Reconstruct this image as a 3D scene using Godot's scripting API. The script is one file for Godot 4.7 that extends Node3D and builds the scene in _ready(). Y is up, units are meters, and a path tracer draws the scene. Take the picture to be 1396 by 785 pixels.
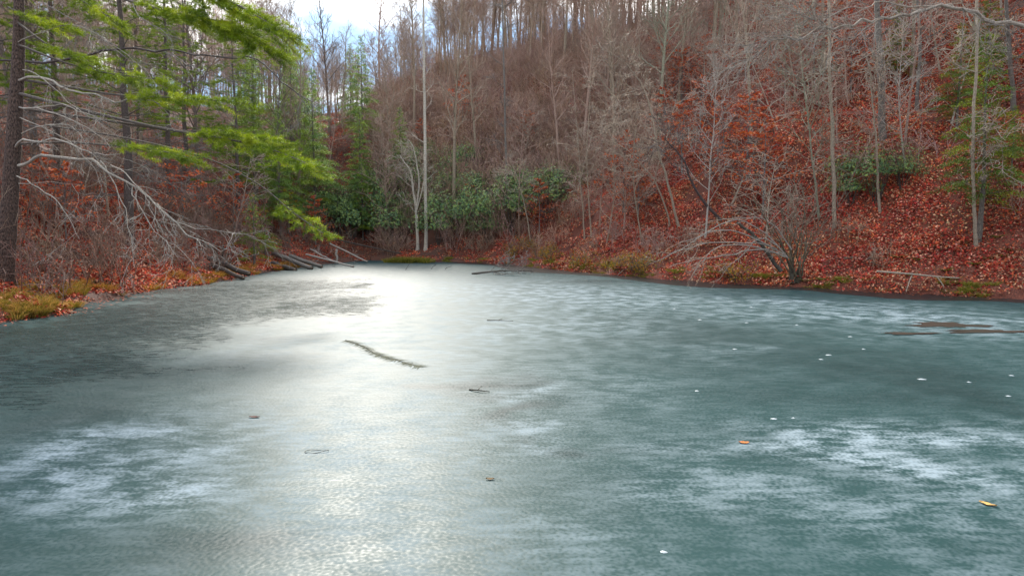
extends Node3D
# A frozen pond between wooded hills in late autumn. Units are metres, y up, the ice lies at y = 0.

func _ready() -> void:
	# ---- camera, sky, sun, exposure
	var cam := Camera3D.new()
	cam.name = "camera"
	cam.fov = 45.2
	cam.near = 0.1
	cam.far = 900.0
	add_child(cam)
	cam.position = Vector3(0, 2.6, 0)
	cam.rotation_degrees = Vector3(-4.698, 0, 0)
	cam.current = true
	var sun_az := deg_to_rad(-12.5)
	var sun_el := deg_to_rad(33.0)
	sun_dir = Vector3(sin(sun_az) * cos(sun_el), sin(sun_el), -cos(sun_az) * cos(sun_el))
	var sun := DirectionalLight3D.new()
	sun.name = "sun"
	sun.light_energy = 0.72
	sun.light_angular_distance = 12.0
	sun.light_color = Color(1.0, 0.97, 0.93)
	sun.shadow_enabled = true
	add_child(sun)
	sun.look_at_from_position(sun_dir * 100.0, Vector3.ZERO)
	var env := Environment.new()
	env.background_mode = Environment.BG_SKY
	env.sky = Sky.new()
	env.sky.sky_material = make_sky()
	env.background_energy_multiplier = 0.9
	env.tonemap_mode = Environment.TONE_MAPPER_LINEAR
	env.tonemap_exposure = 4.35
	env.sdfgi_enabled = true
	env.ssao_enabled = true
	env.ssil_enabled = true
	var we := WorldEnvironment.new()
	we.name = "world_environment"
	we.environment = env
	add_child(we)
	# ---- setting
	make_materials()
	make_height_grid()
	make_ground()
	make_ice()
	make_open_water()
	# ---- vegetation and things
	make_prototypes()
	hero_pine()
	second_pine()
	right_overhang()
	slim_stems()
	water_clump()
	left_woods()
	centre_woods()
	right_woods()
	evergreens()
	bank_logs()
	slope_sticks()
	ice_things()
	ground_cover()
	undergrowth()

var sun_dir: Vector3
var taken := {}
var said := {}

# ------------------------------------------------------------------ small helpers
func rng_of(s: int) -> RandomNumberGenerator:
	var r := RandomNumberGenerator.new()
	r.seed = s * 7919 + 13
	return r

func numbered(called: String) -> String:
	var k: int = taken.get(called, 0)
	taken[called] = k + 1
	return called if k == 0 else "%s_%03d" % [called, k]

func thing(called: String, label: String, category: String, at: Vector3, group := "") -> Node3D:
	var o := Node3D.new()
	o.name = numbered(called)
	add_child(o)
	o.position = at
	tag(o, label, category, group)
	return o

func tag(o: Node3D, label: String, category: String, group := "") -> void:
	o.set_meta("label", label)
	o.set_meta("category", category)
	if group:
		o.set_meta("group", group)

func part(called: String, mesh: Mesh, mat: Material, parent: Node3D) -> MeshInstance3D:
	var o := MeshInstance3D.new()
	o.name = called
	o.mesh = mesh
	o.material_override = mat
	parent.add_child(o, true)
	return o

func twigs_of(limb: Node3D, list: Array, mat: Material) -> void:
	for b in list:
		part("twig", b.mesh(), mat, limb)

func twig_from(list: Array, p: Vector3, d: Vector3, length: float, radius: float, r: RandomNumberGenerator, o: Dictionary) -> void:
	var b := Builder.new()
	grow(b, p, d, length, radius, 0, r, o)
	list.append(b)

func solo(called: String, mesh: Mesh, mat: Material, at := Vector3.ZERO) -> MeshInstance3D:
	var o := MeshInstance3D.new()
	o.name = numbered(called)
	o.mesh = mesh
	o.material_override = mat
	add_child(o)
	o.position = at
	return o

func copy_of(proto: Node3D, at: Vector3, turn: float, size: Vector3, label: String, group: String, mat: Material = null) -> Node3D:
	var c: Node3D = proto.duplicate()
	c.name = numbered(String(proto.get_meta("called")))
	c.remove_meta("called")
	add_child(c)
	c.position = at
	c.rotation.y = turn
	c.scale = size
	if said.has(label):
		if label.split(" ").size() < 15:
			label += ", taller one" if size.y > float(said[label]) else ", shorter one"
	said[label] = size.y
	tag(c, label, String(proto.get_meta("category")), group)
	if mat:
		for p in c.get_children():
			if String(p.name).begins_with("trunk") or String(p.name).begins_with("crown"):
				p.material_override = mat
	return c

func scatter(called: String, mesh: Mesh, mat: Material, where: Array, tints: Array, label: String, category: String) -> void:
	var mm := MultiMesh.new()
	mm.transform_format = MultiMesh.TRANSFORM_3D
	mm.use_colors = true
	mm.mesh = mesh
	mm.instance_count = where.size()
	for i in where.size():
		mm.set_instance_transform(i, where[i])
		mm.set_instance_color(i, tints[i])
	var o := MultiMeshInstance3D.new()
	o.name = numbered(called)
	o.multimesh = mm
	o.material_override = mat
	add_child(o)
	tag(o, label, category)
	o.set_meta("kind", "stuff")

# ------------------------------------------------------------------ mesh builder
class Builder:
	var v := PackedVector3Array()
	var n := PackedVector3Array()
	var c := PackedColorArray()
	var ix := PackedInt32Array()

	func tube(pts: PackedVector3Array, r0: float, r1: float, sides: int, col: Color, flare := 0.0) -> void:
		var m := pts.size()
		if m < 2:
			return
		var side := Vector3.RIGHT
		for k in m:
			var t: Vector3 = (pts[mini(k + 1, m - 1)] - pts[maxi(k - 1, 0)]).normalized()
			if k == 0:
				side = t.cross(Vector3(0.31, 0.2, 0.93)).normalized()
			else:
				side = (side - t * side.dot(t)).normalized()
			var other := t.cross(side)
			var f := float(k) / (m - 1)
			var r := lerpf(r0, r1, f)
			if flare > 0.0:
				r *= 1.0 + flare * exp(-f * m * 1.3)
			for s in sides:
				var a := TAU * s / sides
				var d := side * cos(a) + other * sin(a)
				v.append(pts[k] + d * r)
				n.append(d)
				c.append(col)
		var b := v.size() - m * sides
		for k in m - 1:
			for s in sides:
				var p := b + k * sides + s
				var q := b + k * sides + (s + 1) % sides
				ix.append_array([p, p + sides, q, q, p + sides, q + sides])

	func leaf(p: Vector3, d: Vector3, up: Vector3, length: float, width: float, col: Color, fold := 0.15) -> void:
		var side := d.cross(up).normalized() * width * 0.5
		var b := v.size()
		var mid := p + d * length * 0.45 + up * length * fold
		v.append_array([p, mid + side, p + d * length, mid - side])
		n.append_array([up, up, up, up])
		c.append_array([col, col, col, col])
		ix.append_array([b, b + 2, b + 1, b, b + 3, b + 2])

	func blade(p: Vector3, q: Vector3, width: float, col: Color, nrm: Vector3) -> void:
		var side := (q - p).cross(nrm).normalized() * width * 0.5
		var b := v.size()
		v.append_array([p - side, p + side, q])
		n.append_array([nrm, nrm, nrm])
		c.append_array([col, col, col])
		ix.append_array([b, b + 2, b + 1])

	func mesh() -> ArrayMesh:
		var a := []
		a.resize(Mesh.ARRAY_MAX)
		a[Mesh.ARRAY_VERTEX] = v
		a[Mesh.ARRAY_NORMAL] = n
		a[Mesh.ARRAY_COLOR] = c
		a[Mesh.ARRAY_INDEX] = ix
		var am := ArrayMesh.new()
		am.add_surface_from_arrays(Mesh.PRIMITIVE_TRIANGLES, a)
		return am

func smooth_line(p: Array, steps := 3) -> PackedVector3Array:
	var out := PackedVector3Array()
	var m := p.size()
	for i in m - 1:
		var a: Vector3 = p[maxi(i - 1, 0)]
		var b: Vector3 = p[i]
		var c: Vector3 = p[i + 1]
		var d: Vector3 = p[mini(i + 2, m - 1)]
		for s in steps:
			out.append(b.cubic_interpolate(c, a, d, float(s) / steps))
	out.append(p[m - 1])
	return out

func gnarled(p: Array, r: RandomNumberGenerator, by: float, steps := 3) -> PackedVector3Array:
	var line := smooth_line(p, steps)
	var drift := Vector3.ZERO
	for i in range(1, line.size()):
		drift = drift * 0.6 + Vector3(r.randf_range(-1, 1), r.randf_range(-1, 1), r.randf_range(-1, 1)) * by
		line[i] += drift
	return line

func any_side(d: Vector3, r: RandomNumberGenerator) -> Vector3:
	var q := Vector3(r.randf_range(-1, 1), r.randf_range(-1, 1), r.randf_range(-1, 1))
	q = q - d * q.dot(d)
	return q.normalized() if q.length() > 0.05 else d.cross(Vector3.UP).normalized()

# a branch that wanders, tapers and forks; o holds the habit
func grow(mb: Builder, p: Vector3, d: Vector3, length: float, radius: float, level: int, r: RandomNumberGenerator, o: Dictionary) -> void:
	var segs: int = [5, 4, 3, 2][level]
	var pts := PackedVector3Array([p])
	var dirs := [d]
	var q := p
	var bend: float = o.wander
	for k in segs:
		d = (d + any_side(d, r) * bend * r.randf_range(0.3, 1.0) + Vector3.UP * float(o.rise)).normalized()
		q += d * length / segs
		pts.append(q)
		dirs.append(d)
	var tone: float = r.randf_range(0.8, 1.15)
	var col: Color = o.twig if level > 0 else o.limb
	mb.tube(pts, radius, maxf(radius * 0.3, o.thin), 5 if level == 0 else (4 if level == 1 and radius > 0.02 else 3), Color(col.r * tone, col.g * tone, col.b * tone))
	if level >= int(o.depth):
		return
	var kids: int = o.kids[level]
	for k in kids:
		var f := lerpf(0.22, 0.98, (k + r.randf()) / kids)
		var at := f * segs
		var i := mini(int(at), segs - 1)
		var start := pts[i].lerp(pts[i + 1], at - i)
		var dd: Vector3 = dirs[i + 1]
		var side := any_side(dd, r)
		if float(o.flat) > 0.0:
			side.y *= 1.0 - float(o.flat)
		var cd := (dd + side.normalized() * r.randf_range(0.55, 1.25)).normalized()
		grow(mb, start, cd, length * r.randf_range(0.36, 0.62) * (1.15 - 0.5 * f), maxf(radius * 0.5 * (1.1 - 0.5 * f), o.thin * 1.3), level + 1, r, o)

func habit(limb: Color, twig: Color, extra := {}) -> Dictionary:
	var o := {"wander": 0.28, "rise": 0.05, "limb": limb, "twig": twig, "depth": 2, "kids": [6, 3, 3, 0], "flat": 0.0, "thin": 0.011}
	o.merge(extra, true)
	return o

# a leafless tree as a thing with a trunk and a crown of branches
func bare_tree(called: String, s: int, h: float, rad: float, first: float, limbs: int, spread: float, upward: float, o: Dictionary, lean := 0.0) -> Node3D:
	var r := rng_of(s)
	var mt := Builder.new()
	var mc := Builder.new()
	var pts := PackedVector3Array()
	var d := Vector3(r.randf_range(-1, 1) * lean, 1, r.randf_range(-1, 1) * lean).normalized()
	var q := Vector3(0, -0.3, 0)
	var steps := 14
	for k in steps + 1:
		pts.append(q)
		d = (d + Vector3(r.randf_range(-1, 1), 0, r.randf_range(-1, 1)) * 0.055 + Vector3.UP * 0.03).normalized()
		q += d * (h + 0.3) / steps
	mt.tube(pts, rad, rad * 0.14, 8, o.limb, 0.5)
	for k in limbs:
		var f := lerpf(first, 0.99, pow((k + r.randf()) / limbs, 0.85))
		var at := f * steps
		var i := mini(int(at), steps - 1)
		var start := pts[i].lerp(pts[i + 1], at - i)
		var a := k * 2.4 + r.randf_range(-0.6, 0.6)
		var dd := Vector3(cos(a), upward * r.randf_range(0.6, 1.5), sin(a)).normalized()
		grow(mc, start, dd, spread * r.randf_range(0.55, 1.15) * (1.12 - 0.62 * f), rad * 0.34 * (1.1 - 0.75 * f) + 0.008, 0, r, o)
	var t := Node3D.new()
	t.set_meta("called", called)
	t.set_meta("category", "tree")
	part("trunk", mt.mesh(), bark, t)
	part("crown", mc.mesh(), bark, t)
	return t

# many thin stems from one root
func thicket_mesh(s: int, stems: int, h: float, o: Dictionary, wide := 0.6) -> ArrayMesh:
	var r := rng_of(s)
	var mb := Builder.new()
	for k in stems:
		var a := r.randf() * TAU
		var rr := wide * sqrt(r.randf())
		var d := Vector3(cos(a) * r.randf_range(0.1, 0.8), 1.0, sin(a) * r.randf_range(0.1, 0.8)).normalized()
		grow(mb, Vector3(cos(a) * rr, -0.15, sin(a) * rr), d, h * r.randf_range(0.6, 1.1), 0.016 * h / 2.5 + 0.004, 0, r, o)
	return mb.mesh()

func needle_tuft(mb: Builder, p: Vector3, d: Vector3, r: RandomNumberGenerator, size: float, count: int, col: Color) -> void:
	for k in count:
		var q := (d * r.randf_range(0.2, 1.1) + any_side(d, r) * r.randf_range(0.4, 1.0)).normalized()
		var up := (Vector3.UP * 1.2 + any_side(q, r)).normalized()
		var t := r.randf_range(0.75, 1.25)
		mb.blade(p, p + q * size * r.randf_range(0.7, 1.25), size * 0.1, Color(col.r * t, col.g * t, col.b * t), up)

# foliage along a limb: side twigs in a flat fan, twiglets on them, needle tufts along those
func pine_spray(wood: Builder, mb: Builder, line: PackedVector3Array, from: float, half: float, amount: float, r: RandomNumberGenerator, greens: Array) -> void:
	var m := line.size()
	var total := 0.0
	for i in m - 1:
		total += line[i].distance_to(line[i + 1])
	var twigs := int(total * (1.0 - from) * 7.0 * amount) + 3
	for k in twigs:
		var f := lerpf(from, 1.0, (k + r.randf()) / twigs)
		var at := f * (m - 1)
		var i := mini(int(at), m - 2)
		var p := line[i].lerp(line[i + 1], at - i)
		var d := (line[i + 1] - line[i]).normalized()
		var side := d.cross(Vector3.UP).normalized() * (1.0 if k % 2 == 0 else -1.0)
		var shape := sin(PI * clampf((f - from) / (1.0 - from) * 0.75 + 0.2, 0.0, 1.0)) * 0.8 + 0.35
		var ln := half * shape * r.randf_range(0.45, 1.3)
		var td := (d * r.randf_range(0.4, 1.2) + side * r.randf_range(0.3, 1.1) + Vector3.UP * r.randf_range(-0.3, 0.25)).normalized()
		var end := p + td * ln + Vector3.DOWN * ln * 0.15
		wood.tube(PackedVector3Array([p, p.lerp(end, 0.5) + Vector3.UP * 0.03, end]), 0.008, 0.004, 3, Color(0.12, 0.09, 0.07))
		var g: Color = greens[r.randi() % greens.size()]
		var subs := int(ln / 0.15) + 1
		for s in subs:
			var e := lerpf(0.2, 1.0, (s + r.randf()) / subs)
			var sp := p.lerp(end, e)
			var sd := (td + td.cross(Vector3.UP).normalized() * r.randf_range(-1.1, 1.1) + Vector3.UP * r.randf_range(-0.25, 0.3)).normalized()
			var sl := minf(0.34, ln * 0.5) * r.randf_range(0.5, 1.2)
			var tufts := int(sl / 0.07) + 2
			for t in tufts:
				needle_tuft(mb, sp + sd * sl * t / (tufts - 1), sd, r, 0.13, 9, g)

# a whole pine: trunk, dead lower limbs, green crown
func pine_tree(called: String, s: int, h: float, rad: float, first: float, reach: float, whorls: int, greens: Array) -> Node3D:
	var r := rng_of(s)
	var mt := Builder.new()
	var mw := Builder.new()
	var mg := Builder.new()
	var pts := PackedVector3Array()
	var q := Vector3(0, -0.3, 0)
	for k in 13:
		pts.append(q)
		q += Vector3(r.randf_range(-0.09, 0.09), (h + 0.3) / 12.0, r.randf_range(-0.09, 0.09))
	mt.tube(pts, rad, rad * 0.12, 10, Color(0.13, 0.1, 0.085), 0.4)
	var dead := habit(Color(0.17, 0.15, 0.13), Color(0.24, 0.22, 0.2), {"rise": -0.03, "kids": [5, 3, 0, 0], "depth": 2, "flat": 0.6})
	var limbs := []
	for k in 16:
		var y := lerpf(0.12, first, r.randf()) * h
		var a := r.randf() * TAU
		twig_from(limbs, Vector3(pts[int(y / h * 12)].x, y, pts[int(y / h * 12)].z), Vector3(cos(a), 0.15, sin(a)).normalized(), reach * r.randf_range(0.4, 0.8), 0.025, r, dead)
	for w in whorls:
		var f := lerpf(first, 0.98, float(w) / (whorls - 1))
		for b in 4:
			var a := w * 1.1 + b * TAU / 4 + r.randf_range(-0.4, 0.4)
			var ln := reach * (1.08 - f) / (1.08 - first) * r.randf_range(0.7, 1.15)
			var st := Vector3(0, f * h, 0) + Vector3(pts[int(f * 12)].x, 0, pts[int(f * 12)].z)
			var out := Vector3(cos(a), 0, sin(a))
			var line := PackedVector3Array([st, st + out * ln * 0.4 + Vector3.UP * ln * 0.1, st + out * ln * 0.75 + Vector3.UP * ln * 0.1, st + out * ln + Vector3.UP * ln * 0.14])
			var lb := Builder.new()
			lb.tube(line, 0.012 + 0.03 * (1.0 - f), 0.008, 4, Color(0.12, 0.1, 0.08))
			limbs.append(lb)
			pine_spray(mw, mg, line, 0.25, 0.75, 0.55, r, greens)
	var t := Node3D.new()
	t.set_meta("called", called)
	t.set_meta("category", "tree")
	part("trunk", mt.mesh(), bark, t)
	for b in limbs:
		part("limb", b.mesh(), bark, t)
	part("crown_twigs", mw.mesh(), bark, t).set_meta("kind", "stuff")
	part("crown_foliage", mg.mesh(), foliage, t)
	return t

# hemlock: drooping flat sprays of short needles
func hemlock_tree(called: String, s: int, h: float, rad: float, first: float, reach: float, branches: int, greens: Array, leaf_size := 0.1) -> Node3D:
	var r := rng_of(s)
	var mt := Builder.new()
	var mw := Builder.new()
	var mg := Builder.new()
	mt.tube(PackedVector3Array([Vector3(0, -0.3, 0), Vector3(0.05, h * 0.3, 0.04), Vector3(-0.04, h * 0.65, 0), Vector3(0, h, 0)]), rad, rad * 0.15, 8, Color(0.2, 0.17, 0.14), 0.3)
	for k in branches:
		var f := lerpf(first, 0.99, (k + r.randf()) / branches)
		var a := k * 2.4 + r.randf_range(-0.5, 0.5)
		var ln := (reach * (1.06 - f) / (1.06 - first) + 0.15) * r.randf_range(0.55, 1.2)
		var out := Vector3(cos(a), r.randf_range(-0.15, 0.25) + 0.5 * f * f, sin(a)).normalized()
		var st := Vector3(0, f * h, 0)
		var line := PackedVector3Array([st, st + out * ln * 0.5 + Vector3.UP * ln * 0.08, st + out * ln + Vector3.DOWN * ln * 0.15])
		mw.tube(line, 0.008 + 0.012 * (1.0 - f), 0.004, 3, Color(0.15, 0.12, 0.1))
		var g: Color = greens[r.randi() % greens.size()]
		var twigs := int(ln * 12.0) + 4
		for w in twigs:
			var e := lerpf(0.18, 1.0, (w + r.randf()) / twigs)
			var p := line[0].lerp(line[1], e * 2.0) if e < 0.5 else line[1].lerp(line[2], e * 2.0 - 1.0)
			var side := out.cross(Vector3.UP).normalized() * (1.0 if w % 2 == 0 else -1.0)
			var td := (out * 0.7 + side * r.randf_range(0.4, 1.0) + Vector3.DOWN * r.randf_range(0.0, 0.35)).normalized()
			var tl := ln * 0.36 * (1.15 - e * 0.7) * r.randf_range(0.6, 1.2)
			var cnt := int(tl / (leaf_size * 0.42)) + 2
			for j in cnt:
				var lp := p + td * tl * j / cnt + Vector3(0, r.randf_range(-0.14, 0.08) * leaf_size * 10.0 * 0.7, 0)
				var ld := (td + any_side(td, r) * 0.9).normalized()
				var u := (Vector3.UP + any_side(ld, r) * 0.5).normalized()
				var tn := r.randf_range(0.75, 1.25)
				mg.leaf(lp, ld, u, leaf_size * r.randf_range(0.7, 1.2), leaf_size * 0.34, Color(g.r * tn, g.g * tn, g.b * tn), 0.02)
	var t := Node3D.new()
	t.set_meta("called", called)
	t.set_meta("category", "tree")
	part("trunk", mt.mesh(), bark, t)
	part("crown_branches", mw.mesh(), bark, t)
	part("crown_foliage", mg.mesh(), foliage, t)
	return t

# rhododendron: crooked stems ending in whorls of long leaves
func rhododendron(s: int, h: float, wide: float, whorls: int, greens: Array) -> Node3D:
	var r := rng_of(s)
	var mw := Builder.new()
	var mg := Builder.new()
	for k in 9:
		var a := k * 2.4
		var tip := Vector3(cos(a) * wide * r.randf_range(0.3, 0.9), h * r.randf_range(0.55, 0.95), sin(a) * wide * r.randf_range(0.3, 0.9))
		mw.tube(PackedVector3Array([Vector3(cos(a) * 0.15, -0.15, sin(a) * 0.15), tip * Vector3(0.35, 0.45, 0.35), tip]), 0.035, 0.01, 4, Color(0.13, 0.1, 0.08))
	for k in whorls:
		var a := r.randf() * TAU
		var el := asin(r.randf_range(-0.25, 1.0))
		var rr := pow(r.randf(), 0.35) * (0.8 + 0.3 * sin(a * 3.0 + s) + 0.15 * sin(a * 7.0))
		var p := Vector3(cos(a) * cos(el) * wide * rr, h * (0.42 + 0.55 * sin(el) * rr), sin(a) * cos(el) * wide * rr)
		var d := (p - Vector3(0, h * 0.35, 0)).normalized()
		d = (d + Vector3.UP * 0.4 + any_side(d, r) * 0.4).normalized()
		var g: Color = greens[r.randi() % greens.size()]
		for j in 6:
			var ld := (any_side(d, r) + d * r.randf_range(-0.25, 0.45)).normalized()
			var u := (d + any_side(ld, r) * 0.3).normalized()
			u = (u - ld * u.dot(ld)).normalized()
			var tn := r.randf_range(0.7, 1.3)
			mg.leaf(p, ld, u, r.randf_range(0.07, 0.11), 0.032, Color(g.r * tn, g.g * tn, g.b * tn), 0.05)
	var t := Node3D.new()
	t.set_meta("called", "rhododendron_bush")
	t.set_meta("category", "bush")
	part("stem", mw.mesh(), bark, t)
	part("foliage", mg.mesh(), gloss_leaf, t)
	return t

# a small beech that keeps its dry leaves
func beech_sapling(s: int, h: float, leaves: int, cols: Array) -> Node3D:
	var r := rng_of(s)
	var mt := Builder.new()
	var mc := Builder.new()
	var ml := Builder.new()
	mt.tube(PackedVector3Array([Vector3(0, -0.2, 0), Vector3(0.06, h * 0.4, 0.0), Vector3(-0.03, h * 0.75, 0.05), Vector3(0.05, h, 0)]), 0.012 * h, 0.006, 6, Color(0.24, 0.22, 0.2))
	var o := habit(Color(0.22, 0.2, 0.18), Color(0.2, 0.15, 0.13), {"kids": [5, 3, 0, 0], "flat": 0.7, "rise": 0.0})
	for k in 18:
		var f := lerpf(0.2, 0.97, (k + r.randf()) / 18.0)
		var a := k * 2.4
		var d := Vector3(cos(a), 0.35, sin(a)).normalized()
		var ln := h * 0.38 * (1.15 - f)
		grow(mc, Vector3(0, f * h, 0), d, ln, 0.012, 0, r, o)
		for j in leaves / 18:
			var p := Vector3(0, f * h, 0) + d * ln * r.randf_range(0.25, 1.1) + Vector3(r.randf_range(-1, 1), r.randf_range(-0.35, 0.35), r.randf_range(-1, 1)) * ln * 0.3
			var ld := (d + Vector3(r.randf_range(-1, 1), r.randf_range(-0.9, 0.2), r.randf_range(-1, 1))).normalized()
			var cl: Color = cols[r.randi() % cols.size()]
			ml.leaf(p, ld, any_side(ld, r), r.randf_range(0.11, 0.18), 0.085, cl, 0.1)
	var t := Node3D.new()
	t.set_meta("called", "beech_sapling")
	t.set_meta("category", "sapling")
	part("trunk", mt.mesh(), bark, t)
	part("crown", mc.mesh(), bark, t)
	part("dry_leaves", ml.mesh(), dry_leaf, t)
	return t

# ------------------------------------------------------------------ sky
func make_sky() -> PanoramaSkyMaterial:
	var w := 768
	var h := 384
	var nz := FastNoiseLite.new()
	nz.seed = 38
	nz.noise_type = FastNoiseLite.TYPE_SIMPLEX_SMOOTH
	nz.fractal_octaves = 5
	nz.frequency = 0.55
	var img := Image.create_empty(w, h, false, Image.FORMAT_RGBAF)
	for y in h:
		var th := PI * (y + 0.5) / h
		var up := cos(th)
		var ring := sin(th)
		for x in w:
			var a := TAU * (x + 0.5) / w
			var d := Vector3(sin(a) * ring, up, -cos(a) * ring)
			var e := maxf(up, 0.0)
			var c := Vector3(0.13, 0.235, 0.36).lerp(Vector3(0.1, 0.2, 0.36), minf(1.0, e * 1.4))
			c = c.lerp(Vector3(0.34, 0.37, 0.4), exp(-e * 9.0) * 0.5)
			var k := 1.0 / (e + 0.22)
			var f := nz.get_noise_3d(d.x * k * 1.6 + 3.1, 0.0, d.z * k * 2.6 + 1.7)
			f = smoothstep(-0.14, 0.24, f)
			c = c.lerp(Vector3(0.68, 0.655, 0.62), f * 0.9)
			var ang := rad_to_deg(acos(clampf(d.dot(sun_dir), -1.0, 1.0)))
			c += Vector3(1.0, 0.97, 0.9) * (0.8 * exp(-pow(ang / 8.0, 2.0)) + 0.12 * exp(-pow(ang / 20.0, 2.0)))
			if up < 0.0:
				c = Vector3(0.25, 0.24, 0.22)
			img.set_pixel(x, y, Color(c.x, c.y, c.z))
	var m := PanoramaSkyMaterial.new()
	m.panorama = ImageTexture.create_from_image(img)
	return m

# ------------------------------------------------------------------ materials
var bark: StandardMaterial3D
var bark_pale: StandardMaterial3D
var bark_mauve: StandardMaterial3D
var bark_dark: StandardMaterial3D
var bark_green: StandardMaterial3D
var log_wood: StandardMaterial3D
var bark_plated: StandardMaterial3D
var foliage: StandardMaterial3D
var gloss_leaf: StandardMaterial3D
var dry_leaf: StandardMaterial3D
var litter: StandardMaterial3D
var soil: StandardMaterial3D
var grass_mat: StandardMaterial3D

func noise_tex(s: int, freq: float, stops: Array, size := 256, octaves := 4) -> NoiseTexture2D:
	var nz := FastNoiseLite.new()
	nz.seed = s
	nz.frequency = freq
	nz.fractal_octaves = octaves
	var g := Gradient.new()
	g.offsets = PackedFloat32Array()
	var offs := PackedFloat32Array()
	var cols := PackedColorArray()
	for st in stops:
		offs.append(st[0])
		cols.append(st[1])
	g.offsets = offs
	g.colors = cols
	var t := NoiseTexture2D.new()
	t.width = size
	t.height = size
	t.seamless = true
	t.noise = nz
	t.color_ramp = g
	return t

func make_materials() -> void:
	var grain := noise_tex(11, 0.03, [[0.0, Color(0.55, 0.55, 0.55)], [0.4, Color(0.8, 0.79, 0.78)], [0.62, Color(0.95, 0.95, 0.95)], [1.0, Color(1, 1, 1)]])
	var rough := noise_tex(12, 0.05, [[0.0, Color(0, 0, 0)], [1.0, Color(1, 1, 1)]])
	bark = StandardMaterial3D.new()
	bark.resource_name = "bark"
	bark.vertex_color_use_as_albedo = true
	bark.albedo_texture = grain
	bark.uv1_triplanar = true
	bark.uv1_scale = Vector3(3.5, 0.9, 3.5)
	bark.roughness = 0.9
	bark.heightmap_enabled = true
	bark.heightmap_texture = rough
	bark.heightmap_scale = 2.0
	bark_pale = bark.duplicate()
	bark_pale.resource_name = "pale_bark"
	bark_pale.vertex_color_use_as_albedo = false
	bark_pale.albedo_color = Color(0.52, 0.46, 0.39).linear_to_srgb()
	bark_mauve = bark_pale.duplicate()
	bark_mauve.resource_name = "mauve_bark"
	bark_mauve.albedo_color = Color(0.5, 0.335, 0.255).linear_to_srgb()
	bark_dark = bark_pale.duplicate()
	bark_dark.resource_name = "dark_bark"
	bark_dark.albedo_color = Color(0.2, 0.15, 0.12).linear_to_srgb()
	bark_green = bark_pale.duplicate()
	bark_green.resource_name = "lichen_bark"
	bark_green.albedo_color = Color(0.36, 0.35, 0.24).linear_to_srgb()
	bark_plated = bark.duplicate()
	bark_plated.resource_name = "plated_bark"
	bark_plated.albedo_texture = noise_tex(14, 0.06, [[0.0, Color(0.3, 0.28, 0.27)], [0.42, Color(0.55, 0.52, 0.5)], [0.52, Color(0.95, 0.93, 0.9)], [1.0, Color(1, 1, 1)]])
	bark_plated.uv1_scale = Vector3(1.6, 0.5, 1.6)
	bark_plated.heightmap_scale = 5.0
	log_wood = bark_pale.duplicate()
	log_wood.resource_name = "log_wood"
	log_wood.vertex_color_use_as_albedo = true
	log_wood.albedo_color = Color.WHITE
	foliage = StandardMaterial3D.new()
	foliage.resource_name = "needles"
	foliage.vertex_color_use_as_albedo = true
	foliage.roughness = 0.7
	foliage.metallic_specular = 0.2
	foliage.backlight_enabled = true
	foliage.backlight = Color(0.75, 0.75, 0.5)
	gloss_leaf = foliage.duplicate()
	gloss_leaf.resource_name = "leathery_leaf"
	gloss_leaf.roughness = 0.6
	gloss_leaf.metallic_specular = 0.3
	gloss_leaf.backlight = Color(0.5, 0.5, 0.35)
	dry_leaf = foliage.duplicate()
	dry_leaf.resource_name = "dry_leaf"
	dry_leaf.backlight = Color(0.7, 0.6, 0.5)
	litter = foliage.duplicate()
	litter.resource_name = "fallen_leaf"
	litter.roughness = 0.7
	litter.backlight = Color(0.35, 0.3, 0.3)
	grass_mat = foliage.duplicate()
	grass_mat.resource_name = "grass_blade"
	soil = StandardMaterial3D.new()
	soil.resource_name = "leaf_mould"
	soil.albedo_texture = noise_tex(21, 0.09, [[0.0, Color(0.04, 0.015, 0.009).linear_to_srgb()], [0.42, Color(0.1, 0.027, 0.014).linear_to_srgb()], [0.6, Color(0.24, 0.06, 0.03).linear_to_srgb()], [1.0, Color(0.4, 0.15, 0.08).linear_to_srgb()]], 512, 3)
	soil.uv1_triplanar = true
	soil.uv1_world_triplanar = true
	soil.uv1_scale = Vector3(0.33, 0.33, 0.33)
	soil.roughness = 0.95
	soil.vertex_color_use_as_albedo = true

# ------------------------------------------------------------------ terrain
const GX0 := -90.0
const GZ0 := -190.0
const GW := 210
const GH := 206
var hgrid := PackedFloat32Array()

func table(t: Array, x: float) -> float:
	if x <= t[0][0]:
		return t[0][1]
	for i in t.size() - 1:
		if x <= t[i + 1][0]:
			return lerpf(t[i][1], t[i + 1][1], (x - t[i][0]) / (t[i + 1][0] - t[i][0]))
	return t[t.size() - 1][1]

func shore_distance(x: float, z: float) -> float:
	var best := 1e9
	var inside := false
	var m := SHORE.size()
	for i in m:
		var a: Vector2 = SHORE[i]
		var b: Vector2 = SHORE[(i + 1) % m]
		var e := b - a
		var t := clampf(((x - a.x) * e.x + (z - a.y) * e.y) / e.length_squared(), 0.0, 1.0)
		best = minf(best, (x - a.x - e.x * t) ** 2 + (z - a.y - e.y * t) ** 2)
		if (a.y > z) != (b.y > z) and x < a.x + (z - a.y) / (b.y - a.y) * e.x:
			inside = not inside
	return -sqrt(best) if inside else sqrt(best)

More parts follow.
